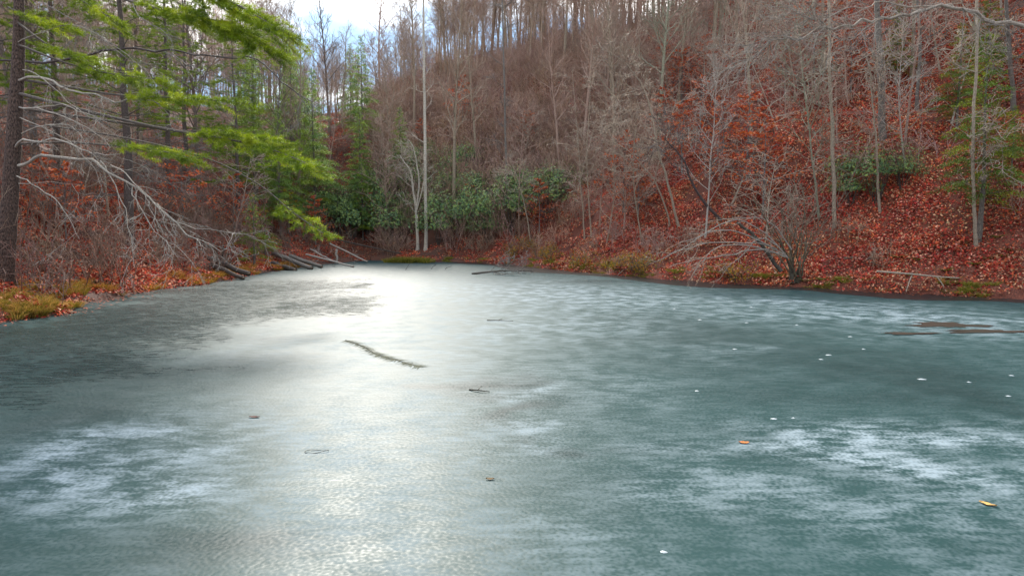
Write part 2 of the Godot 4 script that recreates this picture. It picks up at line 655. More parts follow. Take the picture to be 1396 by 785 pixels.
func height(x: float, z: float) -> float:
	var d := shore_distance(x, z)
	d += 0.16 * sin(x * 1.9 + z * 0.7) + 0.12 * sin(z * 2.7 - x * 1.1) + 0.05 * sin(x * 5.3 + z * 4.1)
	if d < 0.0:
		return maxf(-1.2, 0.35 * d) - 0.02
	var k := smoothstep(60.0, 82.0, -z)
	var cap := lerpf(table(CAP_NEAR, x), table(CAP_FAR, x), k)
	var s := lerpf(table(SLOPE_NEAR, x), table(SLOPE_FAR, x), k)
	if z > -8.0:
		cap = lerpf(cap, 5.0, smoothstep(-8.0, 6.0, z))
	var b := (0.5 * sin(x * 0.23 + 1.3) * sin(z * 0.19 + 0.4) + 0.35 * sin(x * 0.51 - z * 0.43) + 0.12 * sin(x * 1.3 + z * 0.9) + 0.06 * sin(x * 2.9 - z * 2.3)) * smoothstep(0.5, 9.0, d)
	var lip := 0.38 if x > 0.0 else 0.22
	var d2 := maxf(0.0, d - 0.9)
	return lip * smoothstep(0.0, 0.5, d) + cap * tanh(s * d2 / cap) * (1.0 - 0.35 * exp(-d2 / 4.0)) + b + 0.08 * d * exp(-d / 2.0)

func make_height_grid() -> void:
	hgrid.resize(GW * GH)
	for j in GH:
		for i in GW:
			hgrid[j * GW + i] = height(GX0 + i, GZ0 + j)

func ground_y(x: float, z: float) -> float:   # quick look-up for scattered things
	var fx := clampf(x - GX0, 0.0, GW - 1.001)
	var fz := clampf(z - GZ0, 0.0, GH - 1.001)
	var i := int(fx)
	var j := int(fz)
	fx -= i
	fz -= j
	var a := j * GW + i
	return lerpf(lerpf(hgrid[a], hgrid[a + 1], fx), lerpf(hgrid[a + GW], hgrid[a + GW + 1], fx), fz)

func ground_normal(x: float, z: float) -> Vector3:
	return Vector3(ground_y(x - 0.5, z) - ground_y(x + 0.5, z), 1.0, ground_y(x, z - 0.5) - ground_y(x, z + 0.5)).normalized()

func graded(lo: float, a: float, b: float, hi: float, fine: float) -> PackedFloat32Array:
	var out := PackedFloat32Array()
	var x := a
	while x < b:
		out.append(x)
		x += fine
	var st := fine
	while x < hi:
		out.append(x)
		st = minf(st * 1.12, 6.0)
		x += st
	out.append(hi)
	var before := PackedFloat32Array()
	x = a
	st = fine
	while x > lo:
		st = minf(st * 1.12, 6.0)
		x -= st
		before.append(x)
	before.reverse()
	before.append_array(out)
	return before

func make_ground() -> void:
	var xs := graded(-420.0, -21.0, 24.0, 420.0, 0.33)
	var zs := graded(-520.0, -68.0, -16.0, 90.0, 0.33)
	var v := PackedVector3Array()
	var cl := PackedColorArray()
	var nz := FastNoiseLite.new()
	nz.frequency = 0.12
	nz.seed = 77
	for z in zs:
		for x in xs:
			v.append(Vector3(x, height(x, z), z))
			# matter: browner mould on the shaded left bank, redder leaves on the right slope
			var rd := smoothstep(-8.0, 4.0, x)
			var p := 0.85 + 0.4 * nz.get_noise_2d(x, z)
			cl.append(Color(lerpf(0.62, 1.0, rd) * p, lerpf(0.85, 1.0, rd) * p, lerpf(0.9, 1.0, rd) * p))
	var ix := PackedInt32Array()
	var w := xs.size()
	for j in zs.size() - 1:
		for i in w - 1:
			var a := j * w + i
			ix.append_array([a, a + 1, a + w, a + 1, a + w + 1, a + w])
	var nn := PackedVector3Array()
	nn.resize(v.size())
	nn.fill(Vector3.ZERO)
	for t in range(0, ix.size(), 3):
		var f := (v[ix[t + 2]] - v[ix[t]]).cross(v[ix[t + 1]] - v[ix[t]])
		nn[ix[t]] += f
		nn[ix[t + 1]] += f
		nn[ix[t + 2]] += f
	for i in nn.size():
		nn[i] = nn[i].normalized()
	var b := Builder.new()
	b.v = v
	b.n = nn
	b.c = cl
	b.ix = ix
	var o := solo("ground", b.mesh(), soil)
	o.set_meta("kind", "structure")
	o.set_meta("label", "leaf strewn wooded hillsides around the pond")

# ------------------------------------------------------------------ ice
func field(s: int, w: int, h: int, px: float, x0: float, z0: float, wave: float, octaves: int, stretch := 1.0, ridged := false) -> PackedByteArray:
	var nz := FastNoiseLite.new()
	nz.seed = s
	nz.noise_type = FastNoiseLite.TYPE_SIMPLEX_SMOOTH
	nz.fractal_octaves = octaves
	if ridged:
		nz.fractal_type = FastNoiseLite.FRACTAL_RIDGED
	nz.frequency = px / wave
	nz.offset = Vector3(x0 / px / stretch, z0 / px, 0)
	var im := nz.get_image(int(ceil(w / stretch)), h, false, false, false)
	if stretch != 1.0:
		im.resize(w, h, Image.INTERPOLATE_CUBIC)
	im.convert(Image.FORMAT_L8)
	return im.get_data()

func patch_field(list: Array, w: int, h: int, px: float, x0: float, z0: float) -> PackedByteArray:
	var k := 12
	var cw := w / k + 1
	var ch := h / k + 1
	var nz := FastNoiseLite.new()
	nz.seed = 3
	nz.frequency = 0.22
	nz.fractal_octaves = 3
	var data := PackedByteArray()
	data.resize(cw * ch)
	for j in ch:
		for i in cw:
			var x := x0 + (i + 0.5) * px * k
			var z := z0 + (j + 0.5) * px * k
			var wx := x + nz.get_noise_2d(x, z * 1.6) * 2.2
			var wz := z + nz.get_noise_2d(x + 90.0, z * 1.6) * 1.2
			var s := 0.0
			for p in list:
				var e: float = ((wx - p[0]) / p[2]) ** 2 + ((wz - p[1]) / p[3]) ** 2
				if e < 6.0:
					s += p[4] * exp(-e * 0.8)
			data[j * cw + i] = int(clampf(s, 0.0, 1.0) * 255.0)
	var im := Image.create_from_data(cw, ch, false, Image.FORMAT_L8, data)
	im.resize(cw * k, ch * k, Image.INTERPOLATE_CUBIC)
	im.crop(w, h)
	return im.get_data()

func ice_material(called: String, w: int, h: int, px: float, x0: float, z0: float, tone: float, soft: float) -> StandardMaterial3D:
	var grain := field(31, w, h, px, x0, z0, 0.055, 3)
	var streak := field(32, w, h, px, x0, z0, 0.17, 4, 3.0)
	var blotch := field(33, w, h, px, x0, z0, 0.9, 6)
	var crack := field(34, w, h, px, x0, z0, 0.9, 2, 2.0, true)
	var frost := patch_field(FROST, w, h, px, x0, z0)
	var dark := patch_field(DARK, w, h, px, x0, z0)
	var wet := patch_field(WET, w, h, px, x0, z0)
	var col := []
	var orm := []
	var jobs := 16
	col.resize(jobs)
	orm.resize(jobs)
	var work := func(job: int) -> void:
		var y0 := h * job / jobs
		var y1 := h * (job + 1) / jobs
		var a := PackedByteArray()
		var b := PackedByteArray()
		a.resize((y1 - y0) * w * 3)
		b.resize((y1 - y0) * w * 3)
		var q := 0
		for i in range(y0 * w, y1 * w):
			var g := grain[i] / 255.0
			var s := streak[i] / 255.0
			var bl := blotch[i] / 255.0
			var fr := frost[i] / 255.0
			var we := wet[i] / 255.0
			we = smoothstep(0.15, 0.8, we + ((bl - 0.5) * 0.7 + (s - 0.5) * 1.1) * minf(1.0, we * 3.0))
			var dk := minf(1.0, dark[i] / 255.0 + we)
			var cr := maxf(0.0, crack[i] / 255.0 - 0.93) * 14.0
			var f := fr * smoothstep(0.26, 0.78, bl * 0.6 + s * 0.32 + g * 0.08) * 0.95 + (s - 0.5) * 0.65 * (0.32 + fr) + (g - 0.5) * 0.9 * (0.22 + fr) + (bl - 0.5) * 0.1 + 0.04
			f += fr * smoothstep(0.5, 0.56, bl * 0.7 + g * 0.3) * 0.12 - smoothstep(0.4, 0.25, g) * 0.05
			f = clampf(f * (1.0 - 0.75 * dk) + cr * 0.5 * (0.12 + we), 0.0, 1.0)
			var lo := 1.0 - 0.45 * dk
			a[q] = int(255.0 * sqrt(lerpf(0.026 * lo, 0.24, f)))
			a[q + 1] = int(255.0 * sqrt(lerpf(0.062 * lo, 0.29, f)))
			a[q + 2] = int(255.0 * sqrt(lerpf(0.06 * lo, 0.312, f)))
			b[q] = int(255.0 * clampf(0.5 + (s - 0.5) * 0.55 + (g - 0.5) * 0.75 + cr * 0.12, 0.0, 1.0))
			b[q + 1] = int(255.0 * clampf(soft + 0.15 * f - 0.2 * we - 0.05 * dk + (g - 0.5) * 0.3 + (bl - 0.5) * 0.2, 0.12, 1.0))
			b[q + 2] = 0
			q += 3
		col[job] = a
		orm[job] = b
	var id := WorkerThreadPool.add_group_task(work, jobs)
	WorkerThreadPool.wait_for_group_task_completion(id)
	var ca := PackedByteArray()
	var oa := PackedByteArray()
	for k in jobs:
		ca.append_array(col[k])
		oa.append_array(orm[k])
	var ct := ImageTexture.create_from_image(Image.create_from_data(w, h, false, Image.FORMAT_RGB8, ca))
	var ot := ImageTexture.create_from_image(Image.create_from_data(w, h, false, Image.FORMAT_RGB8, oa))
	var m := StandardMaterial3D.new()
	m.resource_name = called
	m.albedo_texture = ct
	m.roughness = 1.0
	m.roughness_texture = ot
	m.roughness_texture_channel = BaseMaterial3D.TEXTURE_CHANNEL_GREEN
	m.heightmap_enabled = true
	m.heightmap_texture = ot
	m.heightmap_scale = 0.32 * tone
	m.metallic_specular = 0.13
	return m

func ice_sheet(x0: float, x1: float, z0: float, z1: float, tx0: float, tz0: float, tw: float, th: float) -> ArrayMesh:
	var a := []
	a.resize(Mesh.ARRAY_MAX)
	var v := PackedVector3Array()
	var n := PackedVector3Array()
	var uv := PackedVector2Array()
	var ix := PackedInt32Array()
	var nx := 24
	var nzc := 24
	for j in nzc + 1:
		for i in nx + 1:
			var x := lerpf(x0, x1, float(i) / nx)
			var z := lerpf(z0, z1, float(j) / nzc)
			v.append(Vector3(x, 0, z))
			n.append(Vector3.UP)
			uv.append(Vector2((x - tx0) / tw, (z - tz0) / th))
	for j in nzc:
		for i in nx:
			var p := j * (nx + 1) + i
			ix.append_array([p, p + 1, p + nx + 1, p + 1, p + nx + 2, p + nx + 1])
	a[Mesh.ARRAY_VERTEX] = v
	a[Mesh.ARRAY_NORMAL] = n
	a[Mesh.ARRAY_TEX_UV] = uv
	a[Mesh.ARRAY_INDEX] = ix
	var am := ArrayMesh.new()
	am.add_surface_from_arrays(Mesh.PRIMITIVE_TRIANGLES, a)
	return am

func make_ice() -> void:
	var o := Node3D.new()
	o.name = "pond_ice"
	add_child(o)
	o.set_meta("kind", "structure")
	o.set_meta("label", "grey green frosted ice covering the pond")
	var px := 28.0 / 2048.0
	part("ice_sheet", ice_sheet(-18, 32, -15, 7, -14, -15, 28.0, 878 * px), ice_material("near_ice", 2048, 878, px, -14.0, -15.0, 1.0, 0.46), o)
	px = 55.0 / 2048.0
	part("ice_sheet", ice_sheet(-18, 32, -64, -15, -22, -70, 1787 * px, 55.0), ice_material("far_ice", 1787, 2048, px, -22.0, -70.0, 1.0, 0.5), o)

func flat_shape(outline: PackedVector2Array, y: float) -> ArrayMesh:
	var tri := Geometry2D.triangulate_polygon(outline)
	var b := Builder.new()
	for p in outline:
		b.v.append(Vector3(p.x, y, p.y))
		b.n.append(Vector3.UP)
		b.c.append(Color.WHITE)
	for t in range(0, tri.size(), 3):
		var p := outline[tri[t]]
		var q := outline[tri[t + 1]]
		var s := outline[tri[t + 2]]
		if (q - p).cross(s - p) > 0.0:
			b.ix.append_array([tri[t], tri[t + 1], tri[t + 2]])
		else:
			b.ix.append_array([tri[t], tri[t + 2], tri[t + 1]])
	return b.mesh()

func make_open_water() -> void:
	var m := StandardMaterial3D.new()
	m.resource_name = "open_water"
	m.albedo_color = Color(0.018, 0.02, 0.02).linear_to_srgb()
	m.roughness = 0.3
	m.metallic_specular = 0.22
	m.heightmap_enabled = true
	m.heightmap_texture = noise_tex(40, 0.02, [[0.0, Color(0, 0, 0)], [1.0, Color(1, 1, 1)]])
	m.uv1_triplanar = true
	m.uv1_world_triplanar = true
	m.uv1_scale = Vector3(0.6, 0.6, 1.2)
	m.heightmap_scale = 0.4
	# thawed margin under the right bank: from the shore outwards 0.7 to 1.6 m
	var r := rng_of(61)
	var inner := PackedVector2Array()
	var outer := PackedVector2Array()
	for i in range(15, 26):
		var a: Vector2 = SHORE[i]
		var b: Vector2 = SHORE[i + 1]
		for k in 6:
			var f := k / 6.0
			var p := a.lerp(b, f)
			var nrm := (b - a).orthogonal().normalized()
			if shore_distance(p.x + nrm.x, p.y + nrm.y) > 0.0:
				nrm = -nrm
			var wd := 2.3 + 0.7 * sin((i + f) * 2.3) + r.randf_range(-0.12, 0.12)
			inner.append(p + nrm * wd)
			outer.append(p - nrm * 0.9)
	var st := Builder.new()
	for i in inner.size():
		for p in [inner[i], outer[i]]:
			st.v.append(Vector3(p.x, 0.004, p.y))
			st.n.append(Vector3.UP)
			st.c.append(Color.WHITE)
		if i > 0:
			var k := i * 2
			st.ix.append_array([k - 2, k - 1, k, k, k - 1, k + 1])
	var o := solo("open_water", st.mesh(), m)
	o.set_meta("kind", "structure")
	o.set_meta("label", "dark thawed strip of water along the right bank")
	var pm: StandardMaterial3D = m.duplicate()
	pm.resource_name = "melt_puddle"
	pm.albedo_color = Color(0.042, 0.037, 0.029).linear_to_srgb()
	# melt puddle near the right edge of the picture
	for k in PUDDLES.size():
		var c: Array = PUDDLES[k]
		var ring := PackedVector2Array()
		for s in 90:
			var a := TAU * s / 90
			var rr := 1.0 + 0.26 * sin(a * 3.0 + k) + 0.16 * sin(a * 5.0 + 2.0 * k) + 0.1 * sin(a * 11.0 + k) + r.randf_range(-0.09, 0.09)
			ring.append(Vector2(c[0] + cos(a) * c[2] * rr, c[1] + sin(a) * c[3] * rr))
		var u := solo("melt_puddle", flat_shape(ring, 0.008 + 0.004 * k), pm)
		u.set_meta("kind", "structure")
		u.set_meta("label", ["brown melt puddle on the ice near the right bank", "narrow arm of the melt puddle on the ice", "thin sliver of meltwater on the ice beside the right bank"][k])

# ------------------------------------------------------------------ prototypes
var tall := []
var mid := []
var under := []
var pines := []
var hemlocks := []
var rhodos := []
var beeches := []
var brush := []

func make_prototypes() -> void:
	var grey := Color(0.42, 0.33, 0.235)
	var twig := Color(0.52, 0.38, 0.285)
	for k in 3:
		tall.append(bare_tree("bare_tree", 100 + k, 17.0 + k * 1.5, 0.15 + 0.02 * k, 0.32, 30, 5.0, 1.1, habit(grey, twig, {"rise": 0.07})))
	for k in 3:
		mid.append(bare_tree("bare_tree", 110 + k, 10.5 + k, 0.07, 0.2, 24, 3.4, 0.8, habit(grey, twig), 0.22))
	for k in 3:
		under.append(bare_tree("understory_tree", 120 + k, 6.4 + 0.8 * k, 0.065, 0.15, 20, 3.6, 0.5, habit(Color(0.6, 0.5, 0.38), Color(0.58, 0.46, 0.35), {"rise": 0.0, "flat": 0.45, "wander": 0.4, "kids": [5, 3, 0, 0], "thin": 0.011}), 0.4))
	var lime := [Color(0.16, 0.23, 0.02), Color(0.12, 0.19, 0.025), Color(0.2, 0.27, 0.02)]
	var deep := [Color(0.11, 0.17, 0.025), Color(0.14, 0.21, 0.025), Color(0.2, 0.27, 0.025)]
	pines.append(pine_tree("pine_tree", 130, 21.0, 0.26, 0.34, 4.2, 12, deep))
	pines.append(pine_tree("pine_tree", 131, 17.0, 0.2, 0.25, 3.6, 11, deep))
	hemlocks.append(hemlock_tree("hemlock_tree", 140, 8.0, 0.09, 0.2, 1.9, 105, [Color(0.12, 0.2, 0.05), Color(0.15, 0.24, 0.045), Color(0.25, 0.3, 0.045)]))
	hemlocks.append(hemlock_tree("hemlock_tree", 141, 15.0, 0.13, 0.12, 3.2, 130, [Color(0.2, 0.31, 0.07), Color(0.27, 0.37, 0.06), Color(0.14, 0.24, 0.075)], 0.16))
	hemlocks.append(hemlock_tree("hemlock_tree", 142, 5.0, 0.07, 0.1, 1.7, 46, lime, 0.1))
	var blue := [Color(0.1, 0.18, 0.08), Color(0.14, 0.23, 0.1), Color(0.2, 0.29, 0.1), Color(0.27, 0.35, 0.09), Color(0.06, 0.1, 0.05)]
	rhodos.append(rhododendron(150, 3.4, 2.2, 1150, blue))
	rhodos.append(rhododendron(151, 2.6, 2.3, 1050, blue))
	var rust := [Color(0.6, 0.17, 0.05), Color(0.5, 0.11, 0.05), Color(0.6, 0.25, 0.14), Color(0.4, 0.08, 0.05)]
	beeches.append(beech_sapling(160, 4.5, 1000, rust))
	beeches.append(beech_sapling(161, 3.2, 760, rust))
	var h := habit(Color(0.46, 0.29, 0.21), Color(0.54, 0.36, 0.27), {"kids": [5, 2, 0, 0], "wander": 0.36, "rise": 0.03, "thin": 0.009})
	brush.append(thicket_mesh(170, 6, 2.6, h, 0.8))
	brush.append(thicket_mesh(171, 5, 3.4, h, 0.7))
	brush.append(thicket_mesh(172, 8, 1.6, h, 0.9))

# ------------------------------------------------------------------ hero trees
func hero_pine() -> void:
	var base: Vector3 = pine_trunk[0][0][0]
	base.y = height(base.x, base.z) - 0.1
	var t := thing("pine_tree", "big pine at the left edge, dead limbs hanging over the ice", "tree", base)
	var r := rng_of(200)
	var mt := Builder.new()
	var pts := []
	for p in pine_trunk[0][0]:
		pts.append(p - base)
	pts[0] = Vector3.ZERO
	mt.tube(smooth_line(pts, 3), 0.31, 0.1, 12, Color(0.15, 0.1, 0.08), 0.5)
	part("trunk", mt.mesh(), bark_plated, t)
	var o := habit(Color(0.5, 0.45, 0.38), Color(0.55, 0.5, 0.43), {"kids": [4, 3, 0, 0], "depth": 2, "rise": -0.06, "wander": 0.45, "flat": 0.3, "thin": 0.004})
	for l in dead_limbs:
		var mb := Builder.new()
		var mw := []
		var q := []
		for p in l[0]:
			q.append(p - base)
		var line := gnarled(q, r, 0.05)
		mb.tube(line, l[1] * 0.95, l[2], 6, Color(0.5, 0.45, 0.38))
		for k in int(l[3]):
			var f := r.randf_range(0.25, 1.0)
			var i := mini(int(f * (line.size() - 1)), line.size() - 2)
			var d := (line[i + 1] - line[i]).normalized()
			var side := any_side(d, r)
			side.y = side.y * 0.6 - 0.25
			twig_from(mw, line[i], (d * 0.9 + side * 0.8).normalized(), r.randf_range(0.5, 1.5), lerpf(l[1], l[2], f) * 0.4 + 0.004, r, o)
		twigs_of(part("dead_limb", mb.mesh(), bark, t), mw, bark)
	var lime := [Color(0.27, 0.36, 0.03), Color(0.38, 0.45, 0.04), Color(0.15, 0.22, 0.03), Color(0.21, 0.29, 0.035)]
	for l in green_limbs:
		var mb := Builder.new()
		var mw := Builder.new()
		var mg := Builder.new()
		var q := []
		for p in l[0]:
			q.append(p - base)
		var line := smooth_line(q, 4)
		mb.tube(line, l[1], l[2], 6, Color(0.16, 0.13, 0.11))
		pine_spray(mw, mg, line, l[3], l[4] * 1.5, l[5] * 1.5, r, lime)
		var limb := part("green_limb", mb.mesh(), bark, t)
		part("twigs", mw.mesh(), bark, limb).set_meta("kind", "stuff")
		part("foliage", mg.mesh(), foliage, limb)

func line_tree(called: String, label: String, items: Array, mat: Material, o: Dictionary, twigs: int, s: int, group := "", category := "tree") -> Node3D:
	var base: Vector3 = items[0][0][0]
	base.y = height(base.x, base.z) - 0.05
	var t := thing(called, label, category, base, group)
	var r := rng_of(s)
	for n in items.size():
		var mb := Builder.new()
		var mw := Builder.new()
		var q := []
		for p in items[n][0]:
			q.append(p - base)
		if n == 0:
			q[0] = Vector3(q[0].x, -0.15, q[0].z)
		var line := gnarled(q, r, 0.035)
		mb.tube(line, items[n][1], items[n][2], 8 if n == 0 else 5, o.limb, 0.35 if n == 0 else 0.0)
		var many := twigs if n == 0 else int(twigs * 0.35)
		for k in many:
			var f := r.randf_range(0.3 if n == 0 else 0.2, 1.0)
			var i := mini(int(f * (line.size() - 1)), line.size() - 2)
			var d := (line[i + 1] - line[i]).normalized()
			var side := any_side(d, r)
			grow(mw, line[i], (d * 0.5 + side).normalized(), r.randf_range(0.8, 2.0), maxf(0.006, lerpf(items[n][1], items[n][2], f) * 0.22), 0, r, o)
		part("trunk" if n == 0 else "limb", mb.mesh(), mat, t)
		if many > 0:
			part("crown" if n == 0 else "twigs", mw.mesh(), mat, t)
	return t

func second_pine() -> void:
	# pine behind the first: its long dark limb arches over the ice
	var base := Vector3(-21.5, 0, -28.0)
	base.y = height(base.x, base.z)
	var t := thing("pine_tree", "darker pine whose long bare limb arches across the upper left", "tree", base)
	var mt := Builder.new()
	mt.tube(PackedVector3Array([Vector3(0, -0.2, 0), Vector3(0.1, 4, 0), Vector3(0.2, 9, 0.1), Vector3(0.1, 16, 0)]), 0.24, 0.06, 10, Color(0.12, 0.09, 0.08), 0.4)
	part("trunk", mt.mesh(), bark, t)
	var r := rng_of(210)
	var o := habit(Color(0.22, 0.2, 0.17), Color(0.34, 0.32, 0.28), {"kids": [4, 3, 0, 0], "rise": -0.04, "flat": 0.4, "thin": 0.004})
	for n in long_limbs.size():
		var mb := Builder.new()
		var mw := []
		var q := []
		for p in long_limbs[n][0]:
			q.append(p - base)
		if n == 0:
			q.insert(0, Vector3(0.2, q[0].y + 0.4, 0))
		var line := gnarled(q, r, 0.06)
		mb.tube(line, long_limbs[n][1], long_limbs[n][2], 6, Color(0.11, 0.09, 0.08) if n == 0 else Color(0.3, 0.28, 0.25))
		for k in 12 if n == 0 else 6:
			var f := r.randf_range(0.3, 1.0)
			var i := mini(int(f * (line.size() - 1)), line.size() - 2)
			var d := (line[i + 1] - line[i]).normalized()
			twig_from(mw, line[i], (d + any_side(d, r) * 0.7).normalized(), r.randf_range(0.6, 1.8), 0.012, r, o)
		twigs_of(part("limb", mb.mesh(), bark, t), mw, bark)

func right_overhang() -> void:
	var base := Vector3(22.5, 0, -24.6)
	base.y = height(base.x, base.z)
	var t := thing("leaning_hardwood", "bare hardwood leaning in from the right, pale limb along the top edge", "tree", base)
	var mt := Builder.new()
	var first: Vector3 = right_limb[0][0][0] - base
	mt.tube(smooth_line([Vector3(0, -0.3, 0), Vector3(-0.1, 4.0, 0), first * Vector3(0.5, 1, 1) + Vector3(0, -1.2, 0), first], 4), 0.26, 0.12, 10, Color(0.24, 0.21, 0.18), 0.4)
	part("trunk", mt.mesh(), bark, t)
	var r := rng_of(220)
	var o := habit(Color(0.36, 0.32, 0.27), Color(0.42, 0.37, 0.31), {"kids": [5, 3, 0, 0], "rise": 0.0, "flat": 0.3, "wander": 0.36, "thin": 0.004})
	for n in right_limb.size():
		var mb := Builder.new()
		var mw := []
		var q := []
		for p in right_limb[n][0]:
			q.append(p - base)
		var line := gnarled(q, r, 0.1)
		mb.tube(line, right_limb[n][1] * 0.7, right_limb[n][2], 6, Color(0.46, 0.39, 0.31))
		for k in 34 if n == 0 else 12:
			var f := r.randf_range(0.25, 1.0)
			var i := mini(int(f * (line.size() - 1)), line.size() - 2)
			var d := (line[i + 1] - line[i]).normalized()
			twig_from(mw, line[i], (d + any_side(d, r) * 0.8).normalized(), r.randf_range(0.5, 2.0), 0.014, r, o)
		twigs_of(part("limb", mb.mesh(), bark, t), mw, bark)

func slim_stems() -> void:
	var pale := habit(Color(0.46, 0.37, 0.27), Color(0.5, 0.4, 0.3), {"kids": [5, 3, 0, 0], "rise": 0.0, "flat": 0.35, "wander": 0.36})
	var darkish := habit(Color(0.12, 0.09, 0.08), Color(0.2, 0.16, 0.14), {"kids": [4, 3, 0, 0]})
	var greyish := habit(Color(0.25, 0.22, 0.19), Color(0.27, 0.23, 0.2), {"kids": [5, 3, 0, 0]})
	var white := habit(Color(0.74, 0.66, 0.54), Color(0.58, 0.5, 0.4), {"kids": [5, 3, 0, 0]})
	for n in stems.size():
		var label: String = stems[n][0]
		var o := pale
		if label.begins_with("dark"):
			o = darkish
		elif label.contains("grey") or label.contains("brown"):
			o = greyish
		elif label.contains("white "):
			o = white
		var tall_one := label.contains("trunk")
		line_tree("slender_tree" if tall_one else "sapling", label, stems[n][1], bark, o, 20 if tall_one else 16, 300 + n, "", "tree" if tall_one else "sapling")

func water_clump() -> void:
	var t := thing("waterside_shrub", "many stemmed bare shrub leaning over the ice from the right bank", "shrub", clump_base)
	var r := rng_of(400)
	var mb := Builder.new()
	mb.tube(PackedVector3Array([Vector3(0, -0.2, 0), Vector3(0.05, 0.25, 0), Vector3(0.1, 0.6, 0)]), 0.2, 0.03, 9, Color(0.07, 0.055, 0.035), 0.4)
	mb.tube(PackedVector3Array([Vector3(-0.25, -0.2, 0.1), Vector3(-0.3, 0.3, 0.1), Vector3(-0.45, 0.8, 0)]), 0.13, 0.03, 8, Color(0.1, 0.09, 0.06), 0.3)
	part("stump", mb.mesh(), bark, t)
	var o := habit(Color(0.2, 0.16, 0.1), Color(0.34, 0.26, 0.19), {"kids": [4, 2, 0, 0], "wander": 0.5, "rise": 0.05})
	for k in 17:
		var ms := Builder.new()
		var a := r.randf() * TAU
		var d := Vector3(cos(a) * 0.35, 1.0, sin(a) * 0.3).normalized()
		grow(ms, Vector3(cos(a) * 0.25, 0.1, sin(a) * 0.2), d, r.randf_range(2.2, 5.2), r.randf_range(0.02, 0.04), 0, r, o)
		part("stem", ms.mesh(), bark, t)
	var od := habit(Color(0.55, 0.45, 0.34), Color(0.5, 0.4, 0.3), {"kids": [3, 2, 0, 0], "rise": -0.05, "wander": 0.3, "flat": 0.4, "thin": 0.005})
	for n in drooping.size():
		var ms := Builder.new()
		var mw := []
		var q := []
		for p in drooping[n]:
			q.append(p - clump_base)
		var line := gnarled(q, r, 0.07)
		ms.tube(line, 0.034 if n != 5 else 0.1, 0.008 if n != 5 else 0.07, 6, Color(0.42, 0.37, 0.31) if n != 5 else Color(0.1, 0.08, 0.06))
		if n != 5:
			for k in 6:
				var f := r.randf_range(0.3, 1.0)
				var i := mini(int(f * (line.size() - 1)), line.size() - 2)
				var d := (line[i + 1] - line[i]).normalized()
				twig_from(mw, line[i], (d + any_side(d, r) * 0.6).normalized(), r.randf_range(0.5, 1.4), 0.01, r, od)
		twigs_of(part("drooping_branch" if n != 5 else "leaning_stem", ms.mesh(), bark, t), mw, bark)

# ------------------------------------------------------------------ woods
func in_view(x: float, z: float, margin := 1.12) -> bool:
	return z < -4.0 and absf(x) < -z * 0.74 * margin + 2.0

func where_words(x: float, z: float) -> String:
	var d := shore_distance(x, z)
	var u := -x / z
	var up := "low on" if d < 7.0 else ("partway up" if d < 15.0 else ("halfway up" if d < 26.0 else ("high on" if d < 40.0 else "atop")))
	if x < -14.0 and u < -0.2:
		return up + " the left slope " + ("behind the big pine" if u < -0.55 else ("above the root mass" if u < -0.38 else "beside the cove"))
	if u < 0.16:
		return up + " the rear slope " + ("in the sky gap" if u < -0.18 else ("left of the white trunk" if u < -0.127 else ("right of the white trunk" if u < -0.01 else "above the yellow shrubs")))
	return up + " the red slope " + ("above the leaning sapling" if u < 0.27 else ("above the drooping branches" if u < 0.39 else ("near the mossy trunk" if u < 0.5 else ("near the thick grey trunk" if u < 0.6 else "near the right edge"))))

func plant(list: Array, x: float, z: float, r: RandomNumberGenerator, lo: float, hi: float, label: String, group: String, mat: Material = null) -> void:
	var s := r.randf_range(lo, hi)
	var p: Node3D = list[r.randi() % list.size()]
	var tone := "grey" if mat == null else ("pale" if mat == bark_pale else ("brown" if mat == bark_mauve else ("dark" if mat == bark_dark else "mossy")))
	if mat == null and list == under:
		tone = "pale"
	copy_of(p, Vector3(x, height(x, z), z), r.randf() * TAU, Vector3(s, s * r.randf_range(0.92, 1.1), s), label + " " + tone + " bare tree " + where_words(x, z), "tall bare trees of the woods" if list == tall else ("slim bare trees of the woods" if list == mid else "small bare trees of the woods"), mat)

func left_woods() -> void:
	var r := rng_of(500)
	var named := [
		[-20.5, -37.0, 0, 0.95, "straight pine trunk third from the left edge"],
		[-23.0, -47.0, 0, 0.85, "pine trunk standing midway along the left bank"],
		[-24.5, -33.0, 1, 1.0, "pine just behind the left edge pine"],
		[-21.0, -53.0, 1, 0.9, "pine farthest along the left bank before the cove"],
		[-28.0, -43.0, 0, 0.9, "pine farther up the left slope"],
		[-27.0, -58.0, 1, 1.1, "pine on the left slope beside the sky gap"],
		[-33.0, -62.0, 0, 1.0, "tall pine on the upper left slope"],
		[-25.0, -68.0, 1, 1.0, "pine behind the cove left of the sky gap"],
		[-34.0, -50.0, 1, 1.1, "pine with a full crown high on the left slope"],
	]
	for a in named:
		copy_of(pines[a[2]], Vector3(a[0], height(a[0], a[1]), a[1]), r.randf() * TAU, Vector3.ONE * float(a[3]), a[4], "pines on the left bank")
	var n := 0
	var guard := 0
	while n < 62 and guard < 3000:
		guard += 1
		var z := -r.randf_range(26.0, 92.0)
		var x := -r.randf_range(17.2, 60.0)
		if not in_view(x, z) or shore_distance(x, z) < 1.2 or (x > -42.0 and x < -16.0 and z < -75.0 and r.randf() < 0.5):
			continue
		var k := r.randf()
		if k < 0.4:
			plant(tall, x, z, r, 0.75, 1.0, "tall", "bare trees on the left slope", bark_dark if r.randf() < 0.4 else null)
		elif k < 0.75:
			plant(mid, x, z, r, 0.8, 1.15, "slim", "slim bare trees on the left slope", bark_mauve if r.randf() < 0.5 else null)
		else:
			plant(under, x, z, r, 0.7, 1.0, "small spreading", "small bare trees on the left slope", bark_mauve if r.randf() < 0.6 else null)
		n += 1

